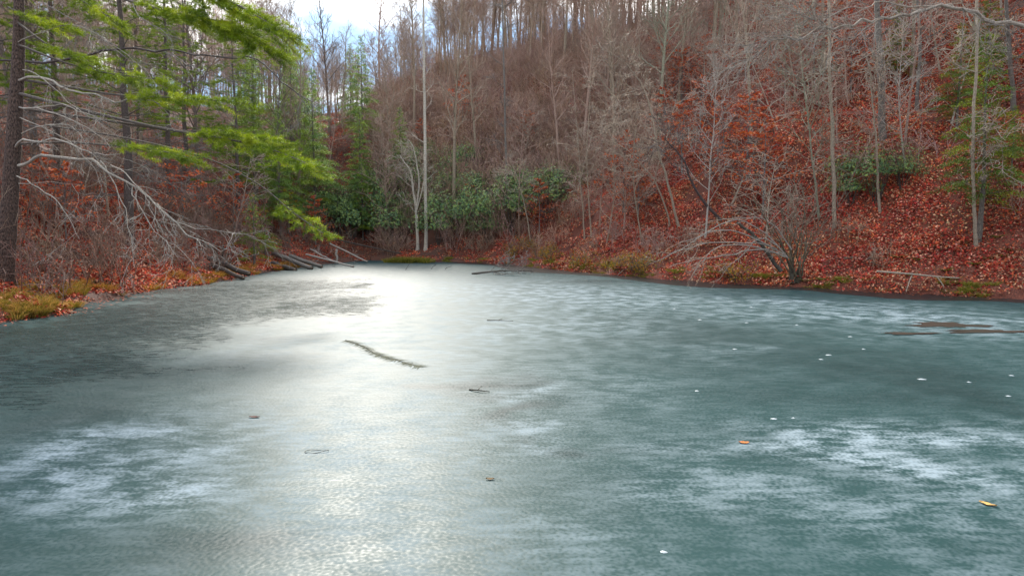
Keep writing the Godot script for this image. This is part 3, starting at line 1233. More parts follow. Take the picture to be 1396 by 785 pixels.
func centre_woods() -> void:
	var r := rng_of(510)
	var n := 0
	var guard := 0
	while n < 120 and guard < 6000:
		guard += 1
		var z := -r.randf_range(56.0, 128.0)
		var x := z * -r.randf_range(-0.2, 0.33)
		if shore_distance(x, z) < 3.0:
			continue
		var ridge := z < -88.0 and x > z * 0.12
		var k := r.randf()
		if ridge and k < 0.75 or k < 0.3:
			plant(tall, x, z, r, 0.8, 1.15, "tall", "bare trees on the ridge" if ridge else "bare trees behind the pond", bark_mauve if r.randf() < 0.35 else null)
		elif k < 0.7:
			plant(mid, x, z, r, 0.8, 1.2, "slim", "slim bare trees behind the pond", bark_mauve if r.randf() < 0.6 else null)
		else:
			plant(under, x, z, r, 0.75, 1.1, "low spreading", "low bare trees behind the pond", bark_mauve if r.randf() < 0.5 else null)
		n += 1

func right_woods() -> void:
	var r := rng_of(520)
	var n := 0
	var guard := 0
	while n < 132 and guard < 9000:
		guard += 1
		var z := -r.randf_range(31.0, 88.0)
		var x := z * -r.randf_range(0.12, 0.8)
		var d := shore_distance(x, z)
		if d < 2.5 or not in_view(x, z):
			continue
		var steep := -x / z
		if steep > 0.42 and r.randf() < 0.45:
			continue
		var k := r.randf()
		if k < 0.16 and d > 9.0:
			plant(tall, x, z, r, 0.75, 1.0, "tall", "tall bare trees on the right slope", bark_green if r.randf() < 0.3 else null)
		elif k < 0.5:
			plant(mid, x, z, r, 0.6, 0.95, "slim", "slim bare trees on the right slope", [bark_pale, bark_mauve, null, bark_green][r.randi() % 4])
		else:
			plant(under, x, z, r, 0.65, 1.0, "small spreading", "small bare trees on the right slope", bark_mauve if r.randf() < 0.3 else null)
		n += 1
	var gold := beech_sapling(162, 3.4, 620, [Color(0.7, 0.38, 0.03), Color(0.7, 0.24, 0.03), Color(0.6, 0.42, 0.06)])
	copy_of(gold, Vector3(gold_spot.x, height(gold_spot.x, gold_spot.z), gold_spot.z), 1.0, Vector3.ONE * 1.1, "golden orange leaved sapling on the left bank above the poles", "")
	for n2 in beech_spots.size():
		var p: Vector3 = beech_spots[n2]
		copy_of(beeches[n2 % 2], Vector3(p.x, height(p.x, p.z), p.z), r.randf() * TAU, Vector3.ONE * r.randf_range(1.0, 1.4), "rusty leaved beech " + where_words(p.x, p.z), "beeches with dry leaves left" if p.x < -8.0 else "beeches with dry leaves right")

func evergreens() -> void:
	var r := rng_of(530)
	for n in rhodo_spots.size():
		var p: Vector3 = rhodo_spots[n]
		var s := r.randf_range(1.0, 1.5)
		copy_of(rhodos[n % 2], Vector3(p.x, height(p.x, p.z), p.z), r.randf() * TAU, Vector3(s, s * r.randf_range(0.85, 1.3), s), "%s evergreen bush %s" % [["round", "wide"][n % 2], where_words(p.x, p.z)], "evergreen bushes at the head of the pond")
	var names := ["round blue green rhododendron in the middle of the red slope", "rhododendron left of the round one on the red slope", "low rhododendron right of the round one on the red slope", "rhododendron above the others on the red slope"]
	for n in right_rhodo.size():
		var p: Vector3 = right_rhodo[n]
		copy_of(rhodos[n % 2], Vector3(p.x, height(p.x, p.z), p.z), n * 1.9, Vector3.ONE * [1.05, 0.7, 0.65, 0.6][n], names[n], "rhododendrons on the right slope")
	var hn := ["hemlock with drooping sprays around the slim pale trunk at right", "dark young hemlock higher up the right slope", "hemlock near the top right of the slope", "small dark hemlock behind the thick grey trunk", "low hemlock by the right edge"]
	var hs := [1.12, 0.7, 0.75, 0.65, 0.4]
	for n in hemlock_spots.size():
		var p: Vector3 = hemlock_spots[n]
		copy_of(hemlocks[0], Vector3(p.x, height(p.x, p.z), p.z), n * 2.1, Vector3.ONE * hs[n], hn[n], "hemlocks on the right slope")
	var left := [[-18.3, -64.5, 1, 1.0, "tall light green hemlock left of the cove"], [-16.6, -44.5, 2, 0.95, "yellow green young hemlock hanging over the left bank"], [-21.0, -71.0, 1, 0.8, "hemlock behind the tall one by the cove"], [-15.0, -69.0, 1, 0.75, "hemlock above the evergreen bushes at the head of the pond"], [-17.5, -49.0, 2, 0.7, "low yellow green hemlock farther along the left bank"], [-11.5, -72.0, 1, 0.6, "small hemlock right of the cove among the bushes"], [-23.0, -62.5, 1, 0.95, "full hemlock between the left pines and the cove"], [-14.2, -66.0, 1, 0.5, "short hemlock at the back of the cove"], [-19.5, -58.5, 1, 0.7, "hemlock standing over the bleached poles"], [-24.5, -78.0, 1, 1.05, "tall hemlock below the sky gap"], [-17.5, -82.0, 1, 0.85, "hemlock on the slope right of the sky gap"], [-27.5, -88.0, 1, 0.8, "hemlock crowning the slope below the sky gap, nearer one"], [-31.0, -100.0, 1, 0.75, "hemlock crowning the slope below the sky gap, farther one"], [-22.0, -96.0, 1, 0.7, "hemlock at the right rim of the sky gap"], [-35.0, -92.0, 1, 0.8, "hemlock at the left rim of the sky gap"]]
	for a in left:
		copy_of(hemlocks[a[2]], Vector3(a[0], height(a[0], a[1]), a[1]), r.randf() * TAU, Vector3.ONE * float(a[3]), a[4], "hemlocks near the cove")

# ------------------------------------------------------------------ logs, sticks, things on the ice
func bank_logs() -> void:
	var r := rng_of(600)
	for n in logs.size():
		var a: Vector3 = logs[n][1]
		var b: Vector3 = logs[n][2]
		var rad: float = logs[n][3]
		var t := thing("pole" if rad < 0.1 else "fallen_log", logs[n][0], "branch" if rad < 0.1 else "log", b)
		var pale: bool = String(logs[n][0]).contains("pale") or String(logs[n][0]).contains("bleached")
		var col := Color(0.5, 0.44, 0.37) if pale else (Color(0.22, 0.19, 0.16) if String(logs[n][0]).contains("grey") else Color(0.09, 0.065, 0.05))
		var mb := Builder.new()
		var pts := []
		for k in 6:
			var f := k / 5.0
			pts.append(Vector3.ZERO.lerp(a - b, f) + Vector3(r.randf_range(-1, 1), r.randf_range(-0.3, 1), r.randf_range(-1, 1)) * rad * 0.5)
		mb.tube(smooth_line(pts, 2), rad * 0.8, rad, 9, col, 0.1)
		part("stem", mb.mesh(), log_wood, t)
		var me := Builder.new()
		for e in 2:
			var c: Vector3 = pts[0] if e == 0 else pts[5]
			var d: Vector3 = (pts[0] - pts[1]).normalized() if e == 0 else (pts[5] - pts[4]).normalized()
			me.tube(PackedVector3Array([c - d * 0.01, c + d * 0.012, c + d * 0.02]), rad * 0.8 if e == 0 else rad * 0.98, 0.004, 9, Color(0.3, 0.22, 0.15))
		part("broken_end", me.mesh(), log_wood, t)
		if rad < 0.1 and absf(a.y - b.y) < 3.0 and n != 9:
			var mw := Builder.new()
			var o := habit(col, col, {"kids": [3, 0, 0, 0], "depth": 1, "rise": 0.0})
			for k in 4:
				grow(mw, Vector3.ZERO.lerp(a - b, r.randf_range(0.2, 0.9)), any_side((a - b).normalized(), r), r.randf_range(0.4, 1.2), 0.014, 0, r, o)
			part("twigs", mw.mesh(), log_wood, t)
	# upturned roots at the head of the dark logs
	var rb := Vector3(-16.6, 0.2, -39.2)
	var t2 := thing("root_mass", "dark tangle of upturned roots on the left bank", "roots", rb)
	var rm := Builder.new()
	var ro := habit(Color(0.07, 0.055, 0.045), Color(0.13, 0.1, 0.08), {"kids": [5, 3, 0, 0], "wander": 0.5, "rise": -0.03})
	for k in 22:
		var a := r.randf() * TAU
		grow(rm, Vector3(0, 0.4, 0), Vector3(0.3 + 0.3 * r.randf(), sin(a), cos(a)).normalized(), r.randf_range(0.6, 1.3), 0.06, 0, r, ro)
	part("roots", rm.mesh(), log_wood, t2)
	var rc := Builder.new()
	rc.tube(PackedVector3Array([Vector3(-0.9, -0.3, 0), Vector3(-0.3, 0.2, 0), Vector3(0.25, 0.45, 0), Vector3(0.4, 0.5, 0)]), 0.5, 0.42, 10, Color(0.08, 0.06, 0.045))
	part("root_plate", rc.mesh(), log_wood, t2)
	# stick on the right bank
	var base: Vector3 = bank_stick[0]
	base.y = height(base.x, base.z)
	var t3 := thing("fallen_branch", "long pale forked branch lying along the right bank", "branch", base)
	var ms := Builder.new()
	var q := []
	for p in bank_stick:
		q.append(p - base)
	ms.tube(smooth_line(q, 3), 0.045, 0.02, 7, Color(0.5, 0.4, 0.3))
	part("stem", ms.mesh(), log_wood, t3)
	for f in bank_stick_forks:
		var mf := Builder.new()
		var qf := []
		for p in f:
			qf.append(p - base)
		mf.tube(smooth_line(qf, 3), 0.03, 0.012, 5, Color(0.5, 0.4, 0.3))
		part("fork", mf.mesh(), log_wood, t3)

func slope_sticks() -> void:
	var r := rng_of(650)
	for n in 16:
		var z := -r.randf_range(31.0, 60.0)
		var x := -z * r.randf_range(0.2, 0.68)
		if shore_distance(x, z) < 1.5:
			continue
		var a := r.randf() * TAU
		var ln := r.randf_range(0.8, 2.2)
		var base := Vector3(x, height(x, z) + 0.05, z)
		var pts := []
		for k in 5:
			var q := Vector3(x + cos(a) * ln * k * 0.5, 0, z + sin(a) * ln * k * 0.5)
			pts.append(Vector3(q.x, height(q.x, q.z) + 0.06 + 0.05 * r.randf(), q.z) - base)
		var t := thing("fallen_branch", "fallen %s branch lying %s" % [["grey", "brown"][n % 2], where_words(x, z)], "branch", base, "branches fallen on the right slope")
		var b := Builder.new()
		b.tube(gnarled(pts, r, 0.04), r.randf_range(0.035, 0.08), 0.015, 7, [Color(0.42, 0.36, 0.28), Color(0.18, 0.12, 0.08)][n % 2])
		part("stem", b.mesh(), log_wood, t)
		var tw := []
		var o := habit(Color(0.4, 0.33, 0.26), Color(0.4, 0.33, 0.26), {"kids": [3, 0, 0, 0], "depth": 1})
		for k in 3:
			twig_from(tw, pts[1 + k], Vector3(r.randf_range(-1, 1), 0.6, r.randf_range(-1, 1)).normalized(), r.randf_range(0.4, 1.1), 0.014, r, o)
		twigs_of(t, tw, log_wood)

func ice_things() -> void:
	var r := rng_of(700)
	for n in ice_leaves.size():
		var at: Vector3 = ice_leaves[n][0]
		var mb := Builder.new()
		var col: Color = ice_leaves[n][2]
		var ln: float = [0.15, 0.13, 0.09, 0.16][n]
		var wd: float = ln * [0.36, 0.6, 0.5, 0.4][n]
		var a: float = [0.9, 0.1, 0.0, 0.1][n]
		curled_leaf(mb, ln, wd, a, col, r)
		var o := solo("fallen_leaf", mb.mesh(), litter, at + Vector3(0, 0.004, 0))
		tag(o, ice_leaves[n][1], "leaf", "leaves on the ice")
	for n in ice_flecks.size():
		var at: Vector3 = ice_flecks[n][0]
		var s: float = ice_flecks[n][1]
		var b := Builder.new()
		b.v.append(Vector3(0, 0.012, 0))
		b.n.append(Vector3.UP)
		b.c.append(Color(0.4, 0.43, 0.44))
		for k in 12:
			var a := TAU * k / 12
			var rr := r.randf_range(0.6, 1.1)
			b.v.append(Vector3(cos(a) * s * 0.26 * rr, 0.001, sin(a) * s * 0.2 * rr))
			b.n.append(Vector3(cos(a) * 0.4, 1, sin(a) * 0.4).normalized())
			b.c.append(Color(0.26, 0.3, 0.31))
			b.ix.append_array([0, 1 + k, 1 + (k + 1) % 12])
		var o := solo("ice_fleck", b.mesh(), frost_mat(), at)
		tag(o, "small white fleck of frozen slush on the teal ice", "ice fleck", "white flecks on the ice")
	# evergreen twig frozen into the glare
	var base: Vector3 = frozen_twig[0]
	var t := thing("frozen_twig", "dark needled twig frozen into the bright ice", "twig", base)
	var pts := []
	for p in frozen_twig:
		pts.append(p - base + Vector3(0, 0.006, r.randf_range(-0.1, 0.1)))
	var line := smooth_line(pts, 4)
	var ms := Builder.new()
	ms.tube(line, 0.014, 0.006, 5, Color(0.05, 0.05, 0.03))
	part("stem", ms.mesh(), log_wood, t)
	var mn := Builder.new()
	for i in line.size() - 1:
		for k in 14:
			var d := (line[i + 1] - line[i]).normalized()
			var side := d.cross(Vector3.UP) * (1.0 if k % 2 == 0 else -1.0)
			var p := line[i].lerp(line[i + 1], r.randf())
			mn.blade(p, p + (d * r.randf_range(0.3, 1.0) + side * r.randf_range(0.6, 1.0)).normalized() * r.randf_range(0.1, 0.32) + Vector3(0, r.randf_range(-0.004, 0.012), 0), 0.03, Color(0.045, 0.06, 0.02), Vector3.UP)
	part("needles", mn.mesh(), foliage, t)
	for n in small_twigs.size():
		var p0: Vector3 = small_twigs[n][0]
		var p1: Vector3 = small_twigs[n][1]
		var b := Builder.new()
		b.tube(PackedVector3Array([Vector3(0, 0.012, 0), (p1 - p0) * 0.5 + Vector3(0, 0.03, 0.05), p1 - p0 + Vector3(0, 0.012, 0)]), 0.014, 0.006, 5, Color(0.12, 0.1, 0.07))
		b.tube(PackedVector3Array([(p1 - p0) * 0.4 + Vector3(0, 0.02, 0.03), (p1 - p0) * 0.6 + Vector3(0, 0.06, -0.15)]), 0.008, 0.004, 4, Color(0.12, 0.1, 0.07))
		var o := solo("twig", b.mesh(), log_wood, p0)
		tag(o, ["short brown twig on the ice in the centre", "thin twig frozen far out on the ice"][n], "twig")
	# bent reed that lies as a loop
	var rl := Builder.new()
	var ring := PackedVector3Array()
	for k in 15:
		var a := TAU * k / 15.5
		ring.append(Vector3(cos(a) * 0.13 + 0.03 * sin(a), 0.008 + 0.01 * sin(a * 2.0), sin(a) * 0.05 - cos(a) * 0.04))
	rl.tube(ring, 0.004, 0.003, 4, Color(0.1, 0.09, 0.07))
	var lo := solo("reed_loop", rl.mesh(), log_wood, reed_loop)
	tag(lo, "thin dark reed bent into a loop on the bright ice", "reed")
	# branch frozen in near the head of the pond
	var ib: Vector3 = ice_branch[0]
	var t3 := thing("fallen_branch", "bare grey branch frozen into the ice near the far bank", "branch", ib)
	var mb2 := Builder.new()
	var q := []
	for p in ice_branch:
		q.append(p - ib)
	var l2 := smooth_line(q, 4)
	mb2.tube(l2, 0.07, 0.02, 6, Color(0.13, 0.11, 0.09))
	part("stem", mb2.mesh(), log_wood, t3)
	var mt := Builder.new()
	var o2 := habit(Color(0.3, 0.27, 0.23), Color(0.38, 0.34, 0.3), {"kids": [4, 3, 0, 0], "rise": 0.02, "flat": 0.2})
	for k in 14:
		var i := r.randi_range(1, l2.size() - 2)
		var d := (l2[i + 1] - l2[i]).normalized()
		grow(mt, l2[i], (d + any_side(d, r) * 0.8 + Vector3.UP * 0.35).normalized(), r.randf_range(0.6, 1.7), 0.016, 0, r, o2)
	part("twigs", mt.mesh(), log_wood, t3)
	# two sticks poking out of the far ice
	for k in 3:
		var p: Vector3 = [Vector3(-7.2, 0, -46.5), Vector3(-5.6, 0, -47.5), Vector3(-4.6, 0, -47.0)][k]
		var b := Builder.new()
		b.tube(PackedVector3Array([Vector3(0, -0.05, 0), Vector3(0.15, 0.2 - 0.04 * k, 0), Vector3(0.3 + 0.1 * k, 0.42 - 0.1 * k, 0.05)]), 0.025, 0.01, 5, Color(0.08, 0.07, 0.06))
		var o := solo("ice_stick", b.mesh(), log_wood, p)
		tag(o, ["dark stick poking out of the far ice, tallest of three", "middle one of three short sticks poking out of the far ice", "lowest of three short sticks poking out of the far ice"][k], "stick")

var frost_made: StandardMaterial3D
func frost_mat() -> StandardMaterial3D:
	if frost_made == null:
		frost_made = StandardMaterial3D.new()
		frost_made.resource_name = "slush"
		frost_made.vertex_color_use_as_albedo = true
		frost_made.roughness = 0.6
	return frost_made

func curled_leaf(mb: Builder, ln: float, wd: float, a: float, col: Color, r: RandomNumberGenerator) -> void:
	var d := Vector3(cos(a), 0, sin(a))
	var side := Vector3(-sin(a), 0, cos(a))
	var n := 6
	var b := mb.v.size()
	for k in n + 1:
		var f := float(k) / n
		var w := wd * 0.5 * sin(PI * clampf(f * 0.9 + 0.06, 0.0, 1.0)) * (1.0 + 0.18 * (k % 2))
		var p := d * ln * (f - 0.5) + Vector3(0, 0.008 * (f - 0.5) * (f - 0.5) * 4.0, 0)
		for s in 3:
			mb.v.append(p + side * w * (s - 1) + Vector3(0, absf(s - 1) * 0.01 * r.randf_range(0.6, 1.2), 0))
			mb.n.append((Vector3.UP - side * (s - 1) * 0.5).normalized())
			mb.c.append(col * r.randf_range(0.85, 1.15))
	for k in n:
		for s in 2:
			var p := b + k * 3 + s
			mb.ix.append_array([p, p + 3, p + 1, p + 1, p + 3, p + 4])

# ------------------------------------------------------------------ ground cover
func leaf_patch(s: int, leaves: int, size: float, cols: Array) -> ArrayMesh:
	var r := rng_of(s)
	var mb := Builder.new()
	for k in leaves:
		var a := r.randf() * TAU
		var rr := size * sqrt(r.randf())
		var p := Vector3(cos(a) * rr, r.randf_range(0.0, 0.05), sin(a) * rr)
		var b := r.randf() * TAU
		var d := Vector3(cos(b), r.randf_range(-0.2, 0.9), sin(b)).normalized()
		var up := Vector3(r.randf_range(-0.8, 0.8), 1, r.randf_range(-0.8, 0.8)).normalized()
		up = (up - d * up.dot(d)).normalized()
		var c: Color = cols[r.randi() % cols.size()]
		var t := r.randf_range(0.7, 1.25)
		var ln := 0.06 + 0.14 * r.randf() * r.randf() + 0.03 * r.randf()
		mb.leaf(p, d, up, ln, ln * r.randf_range(0.5, 0.75), Color(c.r * t, c.g * t, c.b * t), r.randf_range(-0.15, 0.2))
	return mb.mesh()

func ground_cover() -> void:
	var r := rng_of(800)
	var reds := [Color(0.46, 0.055, 0.035), Color(0.38, 0.035, 0.027), Color(0.6, 0.12, 0.05), Color(0.72, 0.3, 0.2), Color(0.34, 0.14, 0.08), Color(0.5, 0.11, 0.05), Color(0.2, 0.075, 0.045), Color(0.55, 0.24, 0.15), Color(0.14, 0.025, 0.016), Color(0.26, 0.035, 0.022), Color(0.5, 0.07, 0.05), Color(0.42, 0.05, 0.04)]
	var patches := [leaf_patch(801, 260, 0.95, reds), leaf_patch(802, 260, 0.95, reds), leaf_patch(803, 260, 0.95, reds)]
	var where := [[], [], []]
	var tints := [[], [], []]
	var nz := FastNoiseLite.new()
	nz.seed = 9
	nz.frequency = 0.11
	var z := -15.0
	while z > -112.0:
		var x := -62.0
		while x < 66.0:
			var px := x + r.randf_range(-0.5, 0.5)
			var pz := z + r.randf_range(-0.5, 0.5)
			x += 0.72 if z > -50.0 else 1.2
			if not in_view(px, pz):
				continue
			var d := shore_distance(px, pz)
			if d < -0.1 or d > 62.0:
				continue
			var f := nz.get_noise_2d(px, pz)
			var on_left := px < -7.0
			if r.randf() < (0.25 if on_left else 0.16) - f * 0.5:
				continue
			var y := height(px, pz)
			if y < 0.05:
				continue
			var up := Vector3(height(px - 0.35, pz) - height(px + 0.35, pz), 0.7, height(px, pz - 0.35) - height(px, pz + 0.35)).normalized()
			var side := up.cross(Vector3(cos(r.randf() * TAU), 0, sin(r.randf() * TAU))).normalized()
			var k := r.randi() % 3
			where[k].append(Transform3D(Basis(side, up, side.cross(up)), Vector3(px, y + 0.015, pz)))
			var t := r.randf_range(0.7, 1.2) + f * 0.4
			var rust := nz.get_noise_2d(px * 2.3 + 400.0, pz * 2.3)
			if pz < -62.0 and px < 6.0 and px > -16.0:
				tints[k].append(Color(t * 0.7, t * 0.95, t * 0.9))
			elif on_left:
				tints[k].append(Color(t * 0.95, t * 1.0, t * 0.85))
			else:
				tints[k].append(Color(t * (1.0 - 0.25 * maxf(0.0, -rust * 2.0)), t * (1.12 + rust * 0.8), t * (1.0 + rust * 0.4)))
		z -= 0.72 if z > -50.0 else 1.2
	for k in 3:
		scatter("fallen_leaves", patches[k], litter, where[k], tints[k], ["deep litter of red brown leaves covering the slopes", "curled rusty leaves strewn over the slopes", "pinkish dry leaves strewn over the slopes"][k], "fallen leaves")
	# single leaves washed against the banks
	var one := Builder.new()
	one.leaf(Vector3(-0.06, 0, 0), Vector3.RIGHT, Vector3.UP, 0.13, 0.08, Color(0.42, 0.12, 0.06), 0.06)
	var lw := []
	var lt := []
	for k in 5200:
		var q: Vector2 = SHORE[2 + k % 22].lerp(SHORE[3 + k % 22], r.randf()) + Vector2(r.randfn(0.0, 0.9), r.randfn(0.0, 0.9))
		var d := shore_distance(q.x, q.y)
		if d > 0.3 or d < -2.6 or r.randf() < -d * 0.75:
			continue
		var b := Basis(Vector3.UP, r.randf() * TAU).rotated(Vector3.RIGHT, r.randf_range(-0.12, 0.12))
		lw.append(Transform3D(b.scaled(Vector3.ONE * r.randf_range(0.5, 1.1)), Vector3(q.x, maxf(0.012, height(q.x, q.y) + 0.02), q.y)))
		lt.append(Color(1, 1, 1) * r.randf_range(0.4, 1.4))
	scatter("stranded_leaves", one.mesh(), litter, lw, lt, "brown leaves stranded on the ice along the banks", "fallen leaves")
	# grass along the left bank and on the spit
	var gb := Builder.new()
	for k in 90:
		var a := r.randf() * TAU
		var rr := 0.22 * sqrt(r.randf())
		var p := Vector3(cos(a) * rr, -0.03, sin(a) * rr)
		var lean := Vector3(cos(a) * r.randf_range(0.1, 0.9), 1.0, sin(a) * r.randf_range(0.1, 0.9)).normalized()
		var h := r.randf_range(0.2, 0.5)
		var c: Color = [Color(0.36, 0.27, 0.1), Color(0.24, 0.22, 0.05), Color(0.45, 0.32, 0.15), Color(0.14, 0.17, 0.03)][r.randi() % 4]
		var nrm := any_side(lean, r)
		var m := p + lean * h * 0.6
		var e := m + (lean + Vector3(cos(a), -0.7, sin(a)) * 0.6).normalized() * h * 0.5
		var sd := lean.cross(nrm) * 0.007
		var b := gb.v.size()
		gb.v.append_array([p - sd, p + sd, m + sd, m - sd, e])
		gb.n.append_array([nrm, nrm, nrm, nrm, nrm])
		gb.c.append_array([c, c, c, c, c])
		gb.ix.append_array([b, b + 2, b + 1, b, b + 3, b + 2, b + 3, b + 4, b + 2])
	var tuft := gb.mesh()
	var gw := []
	var gt := []
	for k in 2600:
		var pz := -r.randf_range(19.5, 52.0)
		var px := -r.randf_range(13.8, 18.5)
		if k % 3 == 0:
			pz = -r.randf_range(19.8, 25.0)
			px = -r.randf_range(13.8, 17.0)
		var d := shore_distance(px, pz)
		if d < -0.15 or d > 1.7 or r.randf() < d * 0.45 or nz.get_noise_2d(px * 5.0, pz * 5.0) < 0.02:
			continue
		var s := r.randf_range(0.5, 1.05)
		gw.append(Transform3D(Basis(Vector3.UP, r.randf() * TAU).scaled(Vector3(s, s * r.randf_range(0.7, 1.1), s)), Vector3(px, maxf(0.0, height(px, pz)), pz)))
		gt.append(Color(1.25, 1.0, 0.8) * r.randf_range(0.7, 1.2) if pz > -27.0 else Color(1.5, 0.95, 0.75))
	scatter("grass", tuft, grass_mat, gw, gt, "yellow green grass along the edge of the left bank", "grass")
	gw = []
	gt = []
	for k in 70:
		var p := spit + Vector3(r.randfn(0.0, 0.8), 0.0, r.randfn(0.0, 0.35))
		var s := r.randf_range(0.8, 1.6)
		gw.append(Transform3D(Basis(Vector3.UP, r.randf() * TAU).scaled(Vector3(s, s, s)), p))
		gt.append(Color(0.8, 0.85, 0.5))
	scatter("grass", tuft, grass_mat, gw, gt, "clump of olive grass standing in the ice at the head of the pond", "grass")
	gw = []
	gt = []
	for k in 900:
		var i := r.randi_range(14, 24)
		var a: Vector2 = SHORE[i]
		var b: Vector2 = SHORE[i + 1]
		var p := a.lerp(b, r.randf()) + Vector2(r.randf_range(-0.3, 0.9), r.randf_range(-0.8, 0.2))
		var d := shore_distance(p.x, p.y)
		if d < 0.0 or d > 1.3 or nz.get_noise_2d(p.x * 4.0, p.y * 4.0) < 0.05:
			continue
		var s := r.randf_range(0.4, 0.8)
		gw.append(Transform3D(Basis(Vector3.UP, r.randf() * TAU).scaled(Vector3(s, s * 0.8, s)), Vector3(p.x, height(p.x, p.y), p.y)))
		gt.append(Color(0.9, 1.0, 0.6))
	scatter("grass", tuft, grass_mat, gw, gt, "thin mossy grass along the foot of the right bank", "grass")
	# low golden shrubs at the water's edge
	for n in yellow_shrub_spots.size():
		var p: Vector3 = yellow_shrub_spots[n]
		var t := thing("golden_shrub", "low golden shrub " + ["below the crooked sapling", "below the twin stems, left one", "right of the twin stems", "below the leaning sapling", "left of the drooping branches", "beside the frozen branch", "above the frozen branch", "under the drooping branch tips", "just left of the waterside shrub"][n], "shrub", Vector3(p.x, height(p.x, p.z), p.z), "golden shrubs on the right bank")
		var ms := Builder.new()
		var ml := Builder.new()
		var o := habit(Color(0.2, 0.15, 0.1), Color(0.26, 0.2, 0.12), {"kids": [4, 2, 0, 0], "depth": 1})
		for k in 12:
			var a := r.randf() * TAU
			var d := Vector3(cos(a) * 0.6, 1, sin(a) * 0.6).normalized()
			var ln := r.randf_range(0.6, 1.3)
			grow(ms, Vector3(cos(a) * 0.3, -0.1, sin(a) * 0.2), d, ln, 0.012, 0, r, o)
			for j in 34:
				var ld := any_side(d, r)
				ml.leaf(Vector3(cos(a) * 0.3, 0, sin(a) * 0.2) + d * ln * r.randf_range(0.1, 1.1) + ld * r.randf_range(0.0, 0.3), ld, any_side(ld, r), r.randf_range(0.07, 0.13), 0.06, [Color(0.4, 0.25, 0.03), Color(0.25, 0.22, 0.03), Color(0.45, 0.2, 0.05)][r.randi() % 3], 0.1)
		part("stem", ms.mesh(), bark, t).set_meta("kind", "stuff")
		part("leaves", ml.mesh(), dry_leaf, t)
	# ferns on the right bank
	for n in fern_spots.size():
		var p: Vector3 = fern_spots[n]
		var mb := Builder.new()
		for k in 9:
			var a := k * 2.4 + r.randf()
			var d := Vector3(cos(a), 0.9, sin(a)).normalized()
			var ln := r.randf_range(0.25, 0.45)
			for j in 9:
				var f := (j + 1) / 9.0
				var c := d * ln * f + Vector3(cos(a), -0.5, sin(a)) * ln * f * f * 0.5
				var side := Vector3(-sin(a), 0, cos(a))
				for s in [-1.0, 1.0]:
					mb.leaf(c, (side * s + d * 0.4).normalized(), Vector3.UP, 0.13 * (1.1 - f), 0.045, Color(0.2, 0.23, 0.03) * r.randf_range(0.8, 1.2), 0.0)
		var o := solo("fern", mb.mesh(), foliage, Vector3(p.x, height(p.x, p.z), p.z))
		tag(o, "small yellow green fern among red leaves on the right bank", "fern", "ferns on the right bank")

func undergrowth() -> void:
	var r := rng_of(900)
	var where := [[], [], []]
	var tints := [[], [], []]
	var tries := 0
	var n := 0
	while n < 2600 and tries < 30000:
		tries += 1
		var z := -r.randf_range(22.0, 118.0)
		var x := z * r.randf_range(-0.85, 0.85)
		if tries % 2 == 0:
			z = -r.randf_range(60.0, 112.0)
			x = -z * r.randf_range(-0.2, 0.2)
		var d := shore_distance(x, z)
		if d < 0.7 or not in_view(x, z):
			continue
		var u := -x / z
		if u < -0.2 and r.randf() < 0.2:
			continue
		if z > -66.0 and u > -0.16 and u < -0.09:
			continue
		if u > 0.27 and r.randf() < 0.9:
			continue
		if u > 0.12 and u <= 0.3 and r.randf() < 0.45:
			continue
		var k := r.randi() % 3
		if u > 0.0 and d < 6.0:
			k = 2
		var s := r.randf_range(0.7, 1.25)
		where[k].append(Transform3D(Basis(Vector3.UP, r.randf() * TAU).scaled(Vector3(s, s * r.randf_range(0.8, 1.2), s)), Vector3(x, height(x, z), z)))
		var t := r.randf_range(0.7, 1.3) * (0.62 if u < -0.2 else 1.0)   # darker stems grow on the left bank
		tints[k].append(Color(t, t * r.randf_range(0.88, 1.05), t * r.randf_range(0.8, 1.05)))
		n += 1
	for k in 3:
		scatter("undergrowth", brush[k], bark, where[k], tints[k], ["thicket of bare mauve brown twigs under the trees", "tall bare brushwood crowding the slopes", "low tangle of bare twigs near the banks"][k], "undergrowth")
	# bare crowns of the woods beyond the ridge
	var far := Builder.new()
	for p in tall[0].get_children() + []:
		var am: ArrayMesh = p.mesh
		var a := am.surface_get_arrays(0)
		var off := far.v.size()
		far.v.append_array(a[Mesh.ARRAY_VERTEX])
		far.n.append_array(a[Mesh.ARRAY_NORMAL])
		far.c.append_array(a[Mesh.ARRAY_COLOR])
		for i in a[Mesh.ARRAY_INDEX]:
			far.ix.append(off + i)
	var fw := []
	var ft := []
	for k in 520:
		var z := -r.randf_range(95.0, 165.0)
		var x := z * r.randf_range(-0.62, 0.8)
		var u := -x / z
		var s := r.randf_range(0.7, 1.15)
		if u < -0.12 and u > -0.32:
			s *= 0.55
		fw.append(Transform3D(Basis(Vector3.UP, r.randf() * TAU).scaled(Vector3(s, s, s)), Vector3(x, height(x, z), z)))
		var t := r.randf_range(0.7, 1.15)
		ft.append(Color(t, t * 0.95, t * 0.95))
	scatter("far_woods", far.mesh(), bark, fw, ft, "dense bare woods along and beyond the ridge", "woods")

